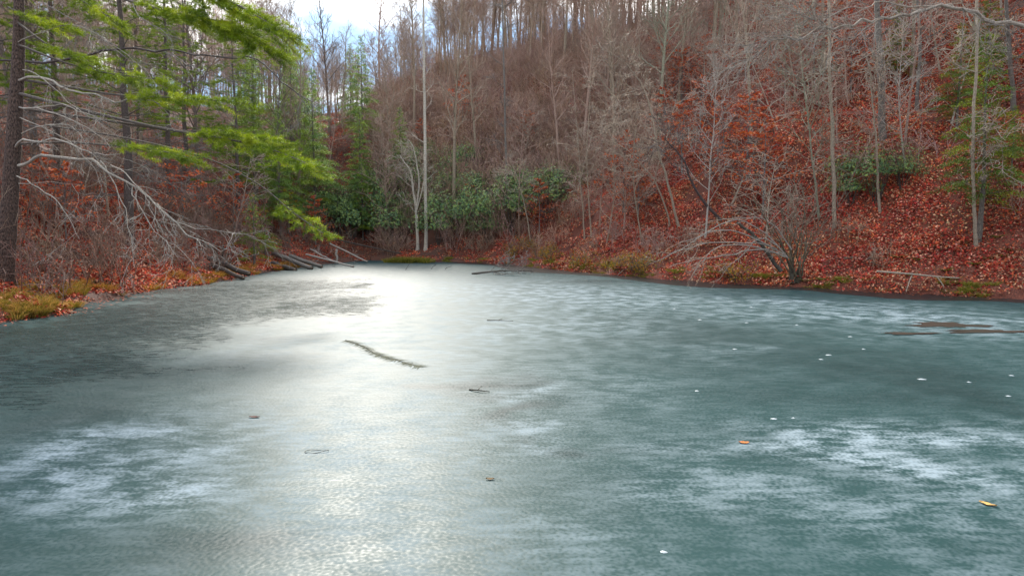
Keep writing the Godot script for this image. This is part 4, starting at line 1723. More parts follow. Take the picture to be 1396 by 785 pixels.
# ------------------------------------------------------------------ places, in metres
const SHORE := [Vector2(-17.00,6.00), Vector2(-15.50,-8.00), Vector2(-14.80,-19.85), Vector2(-14.47,-21.25), Vector2(-15.15,-23.75), Vector2(-15.37,-26.33), Vector2(-16.04,-30.26), Vector2(-15.30,-33.60), Vector2(-15.48,-39.60), Vector2(-15.65,-46.36), Vector2(-15.32,-52.87), Vector2(-14.16,-58.56), Vector2(-13.08,-62.28), Vector2(-10.18,-60.73), Vector2(-7.02,-58.56), Vector2(-3.56,-57.87), Vector2(0.11,-53.45), Vector2(3.05,-46.36), Vector2(5.49,-42.34), Vector2(8.11,-37.76), Vector2(10.94,-34.07), Vector2(13.62,-31.84), Vector2(15.78,-29.53), Vector2(17.85,-27.84), Vector2(19.58,-26.33), Vector2(26.00,-20.00), Vector2(31.00,-10.00), Vector2(31.00,6.00)]
const CAP_FAR := [[-60,28], [-38,26], [-25,28], [-13,37], [5,41], [20,44], [40,54], [60,60]]
const SLOPE_FAR := [[-40,0.5], [-25,0.55], [-14,0.7], [0,0.78], [60,0.8]]
const CAP_NEAR := [[-14,22], [-4,40], [8,58], [60,60]]
const SLOPE_NEAR := [[-16,0.5], [-4,0.7], [4,0.8], [60,0.8]]
var dead_limbs := [
	[[Vector3(-16.45,7.59,-23.50), Vector3(-15.76,7.63,-23.25), Vector3(-15.00,7.50,-23.00), Vector3(-14.45,7.22,-22.75), Vector3(-13.80,7.03,-22.50), Vector3(-13.17,6.87,-22.25), Vector3(-12.44,6.62,-22.00), Vector3(-11.68,6.70,-21.75), Vector3(-10.81,6.50,-21.50)], 0.05, 0.012, 9],
	[[Vector3(-16.47,6.72,-23.50), Vector3(-15.64,6.62,-23.16), Vector3(-14.80,6.35,-22.82), Vector3(-13.93,6.06,-22.48), Vector3(-13.23,5.67,-22.14), Vector3(-12.55,5.12,-21.80)], 0.03, 0.008, 5],
	[[Vector3(-16.35,6.70,-23.50), Vector3(-15.20,6.73,-23.12), Vector3(-14.36,6.64,-22.75), Vector3(-13.53,6.34,-22.38), Vector3(-12.56,5.96,-22.00)], 0.024, 0.006, 4],
	[[Vector3(-16.38,5.84,-23.40), Vector3(-15.45,6.03,-23.05), Vector3(-14.36,6.00,-22.70), Vector3(-13.82,5.70,-22.35), Vector3(-13.24,5.19,-22.00)], 0.024, 0.006, 4],
	[[Vector3(-16.58,5.41,-23.40), Vector3(-16.11,5.54,-23.10), Vector3(-15.31,5.52,-22.80), Vector3(-14.45,5.46,-22.50), Vector3(-13.62,5.15,-22.20), Vector3(-12.98,5.00,-21.90), Vector3(-12.12,4.99,-21.60)], 0.045, 0.012, 6],
	[[Vector3(-16.54,4.78,-23.40), Vector3(-15.85,5.00,-23.17), Vector3(-15.18,5.11,-22.93), Vector3(-14.01,4.97,-22.70), Vector3(-13.33,4.81,-22.47), Vector3(-12.81,4.51,-22.23), Vector3(-12.00,4.03,-22.00), Vector3(-11.43,3.63,-21.77), Vector3(-10.96,3.32,-21.53), Vector3(-10.47,3.03,-21.30), Vector3(-9.93,2.51,-21.07), Vector3(-9.33,2.23,-20.83), Vector3(-8.73,2.03,-20.60)], 0.06, 0.008, 14],
	[[Vector3(-13.20,4.85,-22.40), Vector3(-12.73,4.27,-22.20), Vector3(-12.37,3.50,-22.00), Vector3(-12.04,2.74,-21.80), Vector3(-11.85,1.98,-21.60), Vector3(-11.65,1.49,-21.40)], 0.022, 0.006, 7],
	[[Vector3(-11.93,4.02,-21.90), Vector3(-11.73,3.56,-21.72), Vector3(-11.27,3.03,-21.54), Vector3(-10.82,2.42,-21.36), Vector3(-10.16,2.00,-21.18), Vector3(-9.65,1.51,-21.00)], 0.02, 0.005, 9],
	[[Vector3(-11.23,3.53,-21.50), Vector3(-10.95,2.87,-21.35), Vector3(-10.61,2.40,-21.20)], 0.012, 0.004, 3],
	[[Vector3(-12.76,4.69,-22.20), Vector3(-12.06,4.41,-21.84), Vector3(-11.00,3.41,-21.48), Vector3(-9.95,2.80,-21.12), Vector3(-8.78,2.62,-20.76), Vector3(-7.51,2.41,-20.40)], 0.022, 0.005, 12],
	[[Vector3(-16.54,4.43,-23.30), Vector3(-15.92,4.15,-23.12), Vector3(-15.27,3.73,-22.95), Vector3(-14.71,3.06,-22.78), Vector3(-14.11,2.31,-22.60)], 0.024, 0.006, 3],
	[[Vector3(-16.50,4.19,-23.30), Vector3(-15.90,4.22,-23.07), Vector3(-15.07,4.18,-22.83), Vector3(-14.02,4.07,-22.60)], 0.014, 0.004, 2],
	[[Vector3(-16.48,8.78,-23.50), Vector3(-15.05,9.11,-23.00), Vector3(-13.60,9.10,-22.50), Vector3(-12.31,8.38,-22.00), Vector3(-11.19,7.49,-21.50)], 0.02, 0.005, 6],
	[[Vector3(-16.21,7.92,-23.40), Vector3(-15.17,7.51,-22.90), Vector3(-14.18,6.67,-22.40), Vector3(-12.98,6.02,-21.90), Vector3(-11.86,5.26,-21.40)], 0.018, 0.004, 7],
	[[Vector3(-16.40,6.37,-23.40), Vector3(-15.09,5.83,-23.00), Vector3(-14.14,5.31,-22.60), Vector3(-13.28,4.53,-22.20), Vector3(-12.80,3.81,-21.80)], 0.018, 0.004, 6]]
var green_limbs := [
	[[Vector3(-16.35,7.63,-23.50), Vector3(-14.47,7.27,-22.90), Vector3(-12.71,6.92,-22.30), Vector3(-11.47,6.74,-21.70), Vector3(-9.62,6.56,-21.10), Vector3(-7.47,6.28,-20.50)], 0.05, 0.012, 0.52, 0.42, 1],
	[[Vector3(-16.52,5.52,-23.50), Vector3(-14.55,5.49,-22.88), Vector3(-12.76,5.31,-22.25), Vector3(-11.16,5.13,-21.62), Vector3(-9.72,4.81,-21.00)], 0.04, 0.01, 0.55, 0.5, 1],
	[[Vector3(-16.42,7.16,-23.50), Vector3(-13.71,6.45,-22.76), Vector3(-10.99,5.81,-22.02), Vector3(-8.85,5.42,-21.28), Vector3(-7.05,4.98,-20.54), Vector3(-5.67,4.44,-19.80)], 0.06, 0.012, 0.5, 0.6, 0.8],
	[[Vector3(-16.11,6.63,-23.50), Vector3(-13.02,6.15,-22.77), Vector3(-10.55,5.74,-22.05), Vector3(-8.64,5.64,-21.33), Vector3(-6.64,5.16,-20.60)], 0.05, 0.012, 0.6, 0.5, 0.65],
	[[Vector3(-16.43,9.53,-23.50), Vector3(-15.30,8.74,-23.20), Vector3(-14.18,8.29,-22.90), Vector3(-13.36,7.76,-22.60)], 0.04, 0.01, 0.35, 0.6, 0.7],
	[[Vector3(-16.43,8.78,-23.50), Vector3(-14.49,8.04,-23.00), Vector3(-12.79,7.60,-22.50), Vector3(-11.01,7.31,-22.00)], 0.04, 0.01, 0.45, 0.5, 0.8],
	[[Vector3(-16.48,11.13,-23.50), Vector3(-13.51,10.27,-22.75), Vector3(-10.61,9.35,-22.00), Vector3(-8.72,8.83,-21.25), Vector3(-7.34,7.95,-20.50)], 0.06, 0.012, 0.4, 0.9, 1],
	[[Vector3(-16.43,12.05,-23.50), Vector3(-13.38,11.48,-22.62), Vector3(-10.45,10.27,-21.75), Vector3(-8.33,9.34,-20.88), Vector3(-6.57,8.26,-20.00)], 0.06, 0.012, 0.4, 0.9, 0.9],
	[[Vector3(-16.65,9.96,-23.50), Vector3(-15.60,9.52,-23.00), Vector3(-14.16,9.06,-22.50)], 0.03, 0.01, 0.25, 0.5, 0.7],
	[[Vector3(-16.47,11.36,-23.50), Vector3(-15.17,10.77,-23.17), Vector3(-13.81,9.97,-22.83), Vector3(-12.71,9.33,-22.50)], 0.04, 0.01, 0.35, 0.6, 0.6],
	[[Vector3(-15.65,6.14,-23.50), Vector3(-12.39,5.58,-22.88), Vector3(-9.75,4.92,-22.26), Vector3(-7.91,4.07,-21.64), Vector3(-6.61,3.15,-21.02), Vector3(-5.56,2.54,-20.40)], 0.03, 0.008, 0.68, 0.36, 0.5],
	[[Vector3(-16.42,12.98,-23.50), Vector3(-13.23,12.76,-22.50), Vector3(-10.05,11.46,-21.50), Vector3(-7.51,10.44,-20.50)], 0.06, 0.012, 0.3, 0.9, 0.9]]
var pine_trunk := [
	[[Vector3(-17.49,0.47,-23.60), Vector3(-17.23,2.23,-23.60), Vector3(-16.97,4.21,-23.60), Vector3(-16.67,6.64,-23.60), Vector3(-16.48,8.33,-23.60), Vector3(-16.37,9.75,-23.60), Vector3(-16.28,11.63,-23.60), Vector3(-16.14,14.86,-23.60)], 0.31, 0.12]]
var long_limbs := [
	[[Vector3(-17.85,8.99,-27.00), Vector3(-15.83,9.25,-26.73), Vector3(-14.81,9.31,-26.45), Vector3(-13.60,9.24,-26.18), Vector3(-12.47,9.12,-25.91), Vector3(-11.10,8.92,-25.64), Vector3(-9.88,8.78,-25.36), Vector3(-9.25,8.71,-25.09), Vector3(-8.52,8.32,-24.82), Vector3(-8.00,7.83,-24.55), Vector3(-7.37,7.28,-24.27), Vector3(-6.95,6.96,-24.00)], 0.05, 0.012],
	[[Vector3(-12.32,9.04,-25.60), Vector3(-11.66,8.56,-25.40), Vector3(-10.93,8.28,-25.20), Vector3(-10.25,8.01,-25.00), Vector3(-9.32,7.81,-24.80)], 0.018, 0.005],
	[[Vector3(-12.61,9.09,-25.70), Vector3(-12.01,8.61,-25.53), Vector3(-11.15,7.78,-25.37), Vector3(-10.70,7.18,-25.20)], 0.016, 0.005],
	[[Vector3(-14.27,11.42,-26.50), Vector3(-13.71,10.62,-26.20), Vector3(-12.83,9.95,-25.90), Vector3(-11.80,9.43,-25.60), Vector3(-10.72,8.79,-25.30), Vector3(-9.55,7.90,-25.00)], 0.016, 0.005],
	[[Vector3(-15.42,10.96,-25.50), Vector3(-15.14,10.28,-25.33), Vector3(-15.12,9.77,-25.17), Vector3(-15.24,9.42,-25.00)], 0.014, 0.004],
	[[Vector3(-17.30,10.97,-26.50), Vector3(-15.72,10.11,-26.00), Vector3(-14.27,9.12,-25.50), Vector3(-12.81,7.65,-25.00)], 0.014, 0.004]]
var right_limb := [
	[[Vector3(19.96,9.17,-25.00), Vector3(17.95,9.75,-24.92), Vector3(16.44,10.02,-24.83), Vector3(15.29,10.45,-24.75), Vector3(14.15,10.30,-24.67), Vector3(13.12,10.05,-24.58), Vector3(12.23,9.83,-24.50), Vector3(11.47,9.58,-24.42), Vector3(10.42,9.48,-24.33), Vector3(9.70,9.19,-24.25), Vector3(8.82,8.95,-24.17), Vector3(8.23,8.59,-24.08), Vector3(7.52,8.08,-24.00)], 0.11, 0.01],
	[[Vector3(15.32,10.46,-24.80), Vector3(14.28,10.53,-24.70), Vector3(13.11,10.47,-24.60), Vector3(12.41,10.42,-24.50), Vector3(11.36,10.19,-24.40), Vector3(10.32,9.87,-24.30), Vector3(9.29,9.69,-24.20)], 0.05, 0.006],
	[[Vector3(11.46,9.58,-24.40), Vector3(10.56,9.71,-24.27), Vector3(10.00,9.91,-24.13), Vector3(9.32,10.02,-24.00)], 0.02, 0.005],
	[[Vector3(13.13,10.05,-24.60), Vector3(12.39,9.60,-24.40), Vector3(11.55,9.15,-24.20), Vector3(10.72,8.96,-24.00)], 0.02, 0.005],
	[[Vector3(15.32,10.46,-24.80), Vector3(15.85,10.14,-24.73), Vector3(16.47,9.73,-24.67), Vector3(16.64,9.06,-24.60)], 0.025, 0.006],
	[[Vector3(9.68,9.18,-24.20), Vector3(9.05,9.22,-24.07), Vector3(8.46,8.99,-23.93), Vector3(7.88,8.85,-23.80)], 0.012, 0.004]]
var stems := [
	["leaning pale sapling whose forked top crosses the slope", [[[Vector3(10.37,2.78,-42.86), Vector3(9.96,3.86,-42.73), Vector3(9.35,6.17,-42.61), Vector3(8.94,7.30,-42.48), Vector3(8.44,9.42,-42.36), Vector3(7.90,11.13,-42.23), Vector3(7.12,12.18,-42.11), Vector3(6.57,12.66,-41.98), Vector3(4.94,13.52,-41.86)], 0.085, 0.012], [[Vector3(7.92,11.16,-42.36), Vector3(8.03,12.08,-42.09), Vector3(7.53,12.83,-41.81), Vector3(6.87,13.52,-41.53), Vector3(6.48,14.07,-41.26)], 0.02, 0.005], [[Vector3(8.44,9.42,-42.36), Vector3(7.53,9.80,-41.99), Vector3(6.38,9.73,-41.63), Vector3(5.25,9.04,-41.26)], 0.018, 0.005], [[Vector3(8.92,7.29,-42.36), Vector3(9.92,8.05,-41.81), Vector3(10.85,9.04,-41.26)], 0.015, 0.004], [[Vector3(7.92,11.16,-42.36), Vector3(6.39,10.62,-41.81), Vector3(4.59,10.51,-41.26)], 0.016, 0.004]]],
	["thin pale sapling curving left beside the leaning forked one", [[[Vector3(9.94,2.83,-43.77), Vector3(9.75,3.61,-43.60), Vector3(8.99,5.56,-43.44), Vector3(8.26,6.45,-43.27), Vector3(7.49,7.28,-43.10), Vector3(6.38,7.93,-42.94), Vector3(4.56,8.08,-42.77)], 0.06, 0.01], [[Vector3(8.26,6.45,-43.27), Vector3(8.59,7.06,-42.72), Vector3(8.91,8.09,-42.17)], 0.014, 0.004]]],
	["dark crooked stem curving up the red slope", [[[Vector3(12.27,3.24,-40.49), Vector3(11.07,4.42,-40.29), Vector3(10.36,5.45,-40.09), Vector3(9.87,6.56,-39.89), Vector3(9.05,7.44,-39.69), Vector3(8.55,7.74,-39.49)], 0.09, 0.02], [[Vector3(10.34,5.45,-39.99), Vector3(10.93,6.02,-39.44), Vector3(11.70,6.46,-38.89)], 0.025, 0.006]]],
	["pale slim twin stem standing nearest the yellow shrubs", [[[Vector3(5.27,2.02,-50.32), Vector3(5.13,3.92,-50.12), Vector3(4.93,6.00,-49.92), Vector3(4.79,7.69,-49.72), Vector3(4.54,10.58,-49.52), Vector3(4.19,14.07,-49.32)], 0.06, 0.015]]],
	["pale slim twin stem just right of its neighbour", [[[Vector3(5.63,2.03,-49.32), Vector3(5.49,3.89,-49.12), Vector3(5.35,5.93,-48.92), Vector3(5.20,7.94,-48.72), Vector3(5.31,10.91,-48.52), Vector3(5.40,14.81,-48.32)], 0.055, 0.015]]],
	["pale crooked sapling at the foot of the centre slope", [[[Vector3(1.49,1.83,-56.33), Vector3(1.30,3.49,-56.13), Vector3(0.94,4.95,-55.93), Vector3(0.41,6.92,-55.73), Vector3(0.00,7.82,-55.53), Vector3(-0.46,8.95,-55.33)], 0.06, 0.012], [[Vector3(0.94,4.94,-55.83), Vector3(1.75,5.68,-55.46), Vector3(3.59,6.81,-55.10), Vector3(5.86,6.90,-54.73)], 0.02, 0.005]]],
	["grey straight trunk at the edge of the evergreen thicket", [[[Vector3(-0.40,3.99,-63.03), Vector3(-0.53,6.88,-62.83), Vector3(-0.59,10.24,-62.63), Vector3(-0.71,15.21,-62.43), Vector3(-0.84,20.21,-62.23), Vector3(-0.89,25.10,-62.03)], 0.12, 0.06]]],
	["tall white trunk standing at the head of the pond", [[[Vector3(-7.78,0.89,-62.27), Vector3(-7.73,3.58,-62.10), Vector3(-7.73,8.75,-61.94), Vector3(-7.66,13.18,-61.77), Vector3(-7.66,17.54,-61.60), Vector3(-7.66,21.21,-61.44), Vector3(-7.60,24.83,-61.27)], 0.17, 0.07]]],
	["white forked sapling beside the tall white trunk", [[[Vector3(-8.54,0.89,-62.47), Vector3(-8.56,2.93,-62.30), Vector3(-8.58,4.23,-62.14), Vector3(-8.80,6.50,-61.97), Vector3(-8.95,7.77,-61.80), Vector3(-9.43,8.59,-61.64), Vector3(-9.85,9.21,-61.47)], 0.15, 0.03], [[Vector3(-8.56,4.23,-61.97), Vector3(-8.24,6.48,-61.70), Vector3(-8.37,8.38,-61.42), Vector3(-8.64,9.93,-61.14), Vector3(-9.04,10.53,-60.87)], 0.09, 0.02], [[Vector3(-8.56,4.23,-61.97), Vector3(-7.97,6.02,-61.60), Vector3(-7.65,7.72,-61.24), Vector3(-7.71,9.27,-60.87)], 0.06, 0.02]]],
	["mossy pale trunk above the multi-stemmed shrub", [[[Vector3(16.46,2.71,-35.33), Vector3(16.29,4.26,-35.16), Vector3(16.10,6.15,-35.00), Vector3(15.86,8.57,-34.83), Vector3(15.58,11.01,-34.66), Vector3(15.35,13.40,-34.50), Vector3(15.11,15.73,-34.33)], 0.1, 0.06]]],
	["thick grey trunk rising behind the rhododendron", [[[Vector3(20.81,7.71,-39.25), Vector3(20.51,9.29,-39.05), Vector3(20.24,11.24,-38.85), Vector3(19.97,13.15,-38.65), Vector3(19.70,15.02,-38.45), Vector3(19.42,17.23,-38.25)], 0.19, 0.12]]],
	["thin brown trunk right of the thick grey trunk", [[[Vector3(23.52,9.59,-40.81), Vector3(23.38,11.21,-40.56), Vector3(23.22,13.19,-40.31), Vector3(22.86,14.98,-40.06), Vector3(22.51,17.44,-39.81)], 0.1, 0.06]]],
	["thin pale sapling in front of the rhododendron", [[[Vector3(18.61,3.52,-35.09), Vector3(18.39,4.98,-34.92), Vector3(18.11,6.77,-34.76), Vector3(17.87,7.82,-34.59), Vector3(17.54,9.38,-34.42), Vector3(17.25,10.74,-34.26), Vector3(16.90,11.15,-34.09)], 0.07, 0.012], [[Vector3(17.42,10.82,-34.59), Vector3(17.69,11.06,-34.04), Vector3(17.95,11.13,-33.49)], 0.014, 0.004], [[Vector3(17.52,10.11,-34.59), Vector3(16.59,10.31,-34.04), Vector3(15.72,9.77,-33.49)], 0.014, 0.004]]],
	["slim pale trunk rising through the hemlock on the right", [[[Vector3(20.37,1.93,-30.35), Vector3(20.15,3.08,-30.21), Vector3(19.98,3.96,-30.06), Vector3(19.76,5.57,-29.92), Vector3(19.57,6.79,-29.78), Vector3(19.47,8.59,-29.64), Vector3(19.32,10.65,-29.49), Vector3(19.11,13.25,-29.35)], 0.08, 0.05], [[Vector3(19.71,6.18,-29.85), Vector3(19.82,6.42,-29.30), Vector3(20.34,6.46,-28.75)], 0.018, 0.005]]],
	["slim grey trunk near the right edge of the slope", [[[Vector3(26.44,8.95,-37.04), Vector3(26.01,10.76,-36.71), Vector3(25.48,12.53,-36.37), Vector3(24.91,15.67,-36.04)], 0.12, 0.08]]],
]
var logs := [
	["dark rotten log sliding into the pond below the root mass", Vector3(-17.12,1.08,-39.00), Vector3(-14.26,0.22,-37.50), 0.16],
	["second dark log lying under the rotten one", Vector3(-16.37,0.72,-37.80), Vector3(-14.31,0.12,-36.60), 0.13],
	["grey log slanting off the left bank", Vector3(-17.27,0.96,-50.00), Vector3(-13.67,0.06,-47.00), 0.17],
	["brown log beside the slanting grey log", Vector3(-16.01,0.75,-50.00), Vector3(-13.44,0.09,-48.50), 0.15],
	["short mossy log at the foot of the left bank", Vector3(-16.43,0.34,-47.50), Vector3(-14.40,-0.05,-45.50), 0.2],
	["long bleached pole sloping onto the ice", Vector3(-15.78,0.81,-53.00), Vector3(-11.40,0.03,-49.50), 0.075],
	["thin bleached pole behind the long one", Vector3(-16.17,1.14,-55.50), Vector3(-13.55,0.19,-53.00), 0.06],
	["pale pole with its tip on the ice by the cove", Vector3(-15.02,1.58,-57.00), Vector3(-11.39,0.18,-54.50), 0.06],
	["slim dark branch stretched over the cove", Vector3(-15.54,1.98,-59.00), Vector3(-9.30,0.68,-58.50), 0.06],
	["broken upright stub beside the bleached poles", Vector3(-13.85,1.16,-54.50), Vector3(-13.82,0.18,-54.50), 0.09],
]
var rhodo_spots := [Vector3(-14.07,2.44,-67.21), Vector3(-13.04,3.75,-69.42), Vector3(-10.79,2.44,-66.71), Vector3(-10.02,4.02,-68.84), Vector3(-6.77,2.95,-65.35), Vector3(-5.17,2.17,-62.67), Vector3(-3.92,3.62,-64.10), Vector3(-2.82,2.46,-61.99), Vector3(-12.68,5.69,-71.69), Vector3(-9.17,6.09,-70.82), Vector3(-6.33,5.31,-68.25), Vector3(-3.38,5.82,-66.88), Vector3(-14.91,4.87,-71.42), Vector3(-15.90,3.74,-69.12), Vector3(-0.53,3.61,-62.29), Vector3(1.42,4.62,-61.36), Vector3(2.87,3.60,-57.87), Vector3(3.91,5.49,-59.93), Vector3(-5.82,7.47,-71.03), Vector3(-10.67,8.01,-73.59), Vector3(-2.12,1.68,-60.73), Vector3(-6.45,1.50,-62.22), Vector3(-11.62,1.46,-65.32), Vector3(-15.19,1.98,-65.86), Vector3(-9.38,9.74,-75.84), Vector3(-4.45,8.80,-73.15), Vector3(0.13,2.44,-59.28), Vector3(0.14,6.44,-66.44), Vector3(-16.61,2.26,-65.99), Vector3(-16.42,3.39,-68.19), Vector3(-17.78,2.42,-65.20)]
var right_rhodo := [Vector3(18.71,4.19,-35.74), Vector3(17.54,4.01,-36.03), Vector3(19.69,4.71,-35.18), Vector3(17.83,5.23,-37.54)]
var fern_spots := [Vector3(16.72,0.66,-30.74), Vector3(16.21,0.50,-30.63), Vector3(18.03,1.29,-30.79), Vector3(19.92,1.98,-30.75), Vector3(19.70,1.15,-29.38), Vector3(20.24,1.37,-29.50), Vector3(20.67,1.50,-29.00), Vector3(18.39,0.89,-29.25), Vector3(17.30,0.65,-30.04), Vector3(17.55,1.38,-31.40), Vector3(21.05,1.72,-29.12), Vector3(15.43,0.51,-31.43), Vector3(14.79,0.39,-31.12), Vector3(18.80,1.86,-31.04), Vector3(15.49,0.41,-30.22), Vector3(21.06,2.30,-30.08), Vector3(18.39,0.56,-28.72), Vector3(13.74,0.23,-32.31), Vector3(14.32,0.31,-31.92)]
var beech_spots := [Vector3(2.21,2.44,-56.48), Vector3(8.52,3.36,-46.92), Vector3(11.64,6.39,-47.77), Vector3(14.74,10.37,-54.92), Vector3(12.16,8.48,-56.07), Vector3(19.33,12.21,-49.95), Vector3(21.36,13.74,-49.98), Vector3(-3.92,3.62,-64.10), Vector3(13.89,3.24,-38.48), Vector3(13.94,7.68,-46.37), Vector3(17.73,15.76,-65.10), Vector3(21.80,11.33,-45.37), Vector3(28.56,15.83,-46.74), Vector3(28.22,13.57,-43.14), Vector3(23.92,17.74,-57.53), Vector3(25.10,18.61,-56.29), Vector3(15.55,13.63,-64.32), Vector3(15.37,17.82,-71.48), Vector3(7.95,3.91,-49.57), Vector3(1.67,11.35,-72.56), Vector3(-5.85,15.05,-82.39), Vector3(-10.32,12.22,-80.16), Vector3(14.20,5.51,-41.98), Vector3(-14.05,2.34,-67.10), Vector3(-17.48,1.31,-61.60), Vector3(-20.70,2.12,-32.17), Vector3(-21.19,2.38,-44.73), Vector3(-22.26,2.80,-33.03), Vector3(-20.28,1.80,-50.70)]
var hemlock_spots := [Vector3(20.60,2.20,-30.56), Vector3(23.17,7.63,-36.53), Vector3(26.83,10.71,-39.89), Vector3(23.78,11.49,-43.67), Vector3(23.07,5.16,-32.22)]
var yellow_shrub_spots := [Vector3(2.19,0.59,-51.61), Vector3(2.81,0.50,-49.09), Vector3(4.34,0.25,-44.45), Vector3(6.01,0.21,-41.34), Vector3(7.31,0.25,-40.04), Vector3(0.12,0.57,-55.22), Vector3(1.28,1.17,-54.97), Vector3(7.64,0.19,-39.53), Vector3(11.28,0.11,-34.01)]
var clump_base := Vector3(13.45,0.37,-32.53)
var drooping := [[Vector3(12.47,1.38,-31.20), Vector3(11.27,1.98,-31.04), Vector3(9.87,2.08,-30.88), Vector3(8.39,1.98,-30.72), Vector3(7.16,1.57,-30.56), Vector3(6.03,1.09,-30.40)], [Vector3(12.47,1.38,-31.20), Vector3(11.24,2.50,-31.00), Vector3(9.88,3.02,-30.80), Vector3(8.83,2.63,-30.60), Vector3(7.79,1.96,-30.40), Vector3(6.63,1.42,-30.20)], [Vector3(11.96,1.62,-31.00), Vector3(10.53,1.98,-30.90), Vector3(9.39,2.02,-30.80), Vector3(8.69,1.40,-30.70), Vector3(8.09,0.69,-30.60)], [Vector3(12.23,1.45,-31.00), Vector3(10.84,1.79,-30.82), Vector3(9.49,1.53,-30.65), Vector3(8.14,1.41,-30.48), Vector3(6.88,0.97,-30.30)], [Vector3(11.88,1.95,-31.00), Vector3(11.06,2.27,-30.93), Vector3(10.21,1.46,-30.87), Vector3(9.39,0.68,-30.80)], [Vector3(12.27,0.77,-31.40), Vector3(11.77,1.43,-31.53), Vector3(11.12,2.23,-31.67), Vector3(10.34,3.03,-31.80)], [Vector3(11.92,1.78,-31.10), Vector3(10.53,2.50,-30.93), Vector3(9.32,2.76,-30.75), Vector3(8.15,2.37,-30.57), Vector3(7.30,2.12,-30.40)], [Vector3(12.66,1.77,-31.30), Vector3(11.91,2.70,-31.12), Vector3(11.17,3.09,-30.95), Vector3(10.20,3.21,-30.78), Vector3(9.11,3.08,-30.60)]]
var bank_stick := [Vector3(15.65,0.88,-29.60), Vector3(16.60,0.82,-28.93), Vector3(17.48,0.74,-28.27), Vector3(17.92,0.73,-27.60)]
var bank_stick_forks := [[Vector3(16.79,0.83,-28.90), Vector3(16.54,0.47,-28.70), Vector3(16.32,0.09,-28.50)], [Vector3(17.38,0.75,-28.20), Vector3(17.57,0.43,-28.10), Vector3(17.64,0.19,-28.00)]]
var ice_leaves := [[Vector3(4.54,0.0,-6.40), "long tan leaf curled on the frosty ice", Color(0.5,0.3,0.1)], [Vector3(2.86,0.0,-8.33), "orange leaf lying on the teal ice", Color(0.5,0.17,0.05)], [Vector3(-0.23,0.0,-7.07), "small brown leaf on the grey ice in the centre", Color(0.14,0.09,0.04)], [Vector3(-3.61,0.0,-9.50), "dark red leaf frozen into the ice near the glare", Color(0.12,0.05,0.04)]]
var ice_flecks := [[Vector3(3.02,0.0,-11.11), 0.16], [Vector3(3.64,0.0,-9.43), 0.2], [Vector3(3.93,0.0,-9.47), 0.12], [Vector3(1.23,0.0,-5.43), 0.14], [Vector3(8.20,0.0,-23.52), 0.24], [Vector3(5.54,0.0,-20.19), 0.3], [Vector3(6.68,0.0,-19.53), 0.22], [Vector3(7.93,0.0,-19.07), 0.2], [Vector3(8.37,0.0,-16.93), 0.25], [Vector3(6.67,0.0,-14.39), 0.3], [Vector3(6.29,0.0,-13.89), 0.2], [Vector3(7.78,0.0,-15.12), 0.2], [Vector3(7.23,0.0,-12.01), 0.3], [Vector3(9.03,0.0,-12.32), 0.2], [Vector3(7.90,0.0,-11.77), 0.15], [Vector3(4.93,0.0,-15.12), 0.22], [Vector3(5.46,0.0,-23.07), 0.2], [Vector3(7.86,0.0,-10.76), 0.18]]
var frozen_twig := [Vector3(-3.97,0.0,-16.24), Vector3(-3.35,0.0,-15.41), Vector3(-2.89,0.0,-14.48), Vector3(-2.42,0.0,-13.81), Vector3(-1.76,0.0,-12.99)]
var small_twigs := [[Vector3(-0.70,0.0,-11.16), Vector3(-0.36,0.0,-11.01)], [Vector3(-0.73,0.0,-20.02), Vector3(0.04,0.0,-19.85)]]
var ice_branch := [Vector3(-2.43,0.03,-41.62), Vector3(-1.33,0.16,-41.62), Vector3(-0.36,0.20,-41.98), Vector3(1.35,0.10,-43.86)]
var reed_loop := Vector3(-2.31,0.0,-7.99)
var gold_spot := Vector3(-19.44,2.41,-60.29)
var spit := Vector3(-8.37,0.0,-57.19)
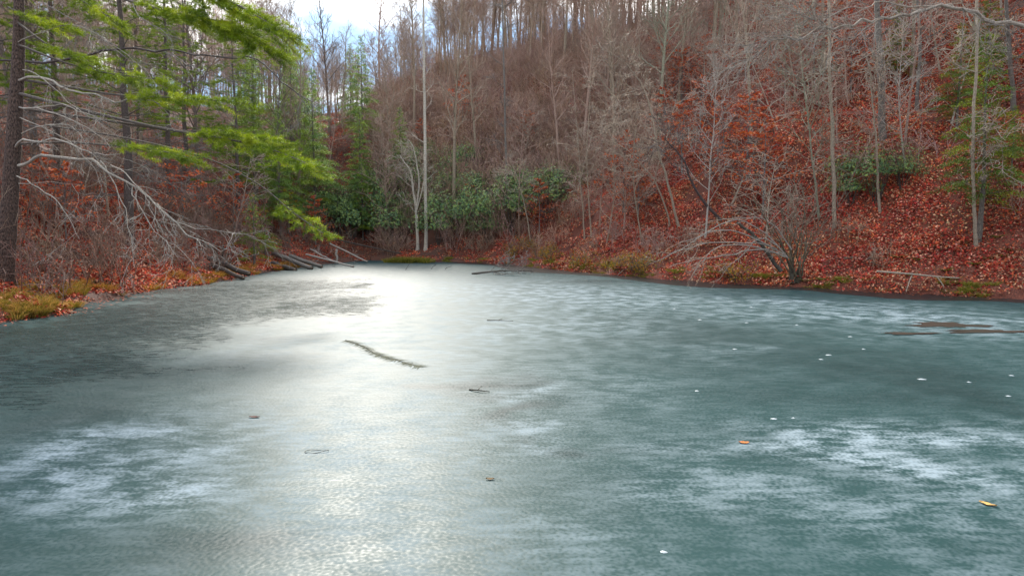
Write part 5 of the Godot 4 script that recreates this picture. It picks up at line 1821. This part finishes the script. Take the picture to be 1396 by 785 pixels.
const FROST := [[3.97,-8.16,1.12,0.73,0.75], [5.90,-8.82,1.02,0.72,0.7], [4.14,-7.26,1.14,0.89,0.5], [2.17,-6.44,0.81,0.71,0.35], [5.55,-7.65,0.70,1.45,0.4], [-4.56,-8.52,1.25,0.80,0.5], [-4.64,-7.48,1.17,0.85,0.5], [-4.91,-6.83,0.57,0.79,0.45], [-0.09,-10.87,0.35,0.35,0.5], [0.57,-8.51,0.63,0.73,0.5], [-3.20,-32.29,6.17,7.31,0.3], [1.90,-29.89,4.89,5.67,0.55], [5.43,-25.63,4.28,3.20,0.4], [1.97,-18.48,2.30,2.77,0.3], [-2.18,-15.68,2.19,3.85,0.3], [-1.75,-8.36,1.57,2.90,0.35], [9.41,-21.19,4.43,2.56,0.35], [12.77,-20.29,2.69,3.94,0.7], [1.48,-11.68,1.79,2.21,0.18], [4.11,-15.26,0.81,0.87,0.3], [-5.86,-15.98,1.50,2.09,0.25], [-0.34,-5.44,1.36,0.76,0.2], [10.14,-25.30,1.07,1.32,0.6], [0.04,-20.05,2.49,3.24,0.2], [3.56,-5.98,1.00,0.76,0.25]]
const WET := [[-11.03,-30.50,5.08,8.47,0.9], [-11.14,-18.52,3.88,4.55,0.7], [-8.12,-12.30,2.01,2.44,0.45], [-6.28,-24.08,1.51,2.83,0.7], [-7.51,-33.20,0.49,1.35,0.9], [4.61,-35.68,2.26,2.08,0.5]]
const DARK := [[-10.23,-16.85,3.67,4.40,0.6], [-6.65,-11.77,2.39,2.45,0.5], [5.76,-16.25,2.83,2.97,0.45], [6.61,-11.86,2.08,1.95,0.6], [7.17,-10.58,1.00,0.85,0.4], [-0.08,-9.43,0.30,0.60,1], [0.90,-8.17,0.52,0.40,0.9], [-0.70,-11.28,0.48,0.43,1], [0.24,-10.08,0.43,0.34,0.6], [3.31,-7.96,0.50,0.80,0.25], [2.30,-8.12,0.34,0.39,0.3], [0.70,-10.54,0.67,0.47,0.2], [-7.51,-33.20,0.49,1.35,0.6], [4.22,-19.86,2.49,2.57,0.25], [-2.50,-5.79,0.85,0.58,0.45], [-3.32,-5.59,1.17,0.61,0.6], [-6.48,-9.22,1.16,1.07,0.4], [3.53,-5.36,0.79,0.38,0.2], [1.23,-6.27,0.79,0.67,0.15]]
const PUDDLES := [[12.07,-19.07,0.89,0.54], [12.42,-17.80,1.13,0.29], [10.10,-17.42,0.66,0.18]]
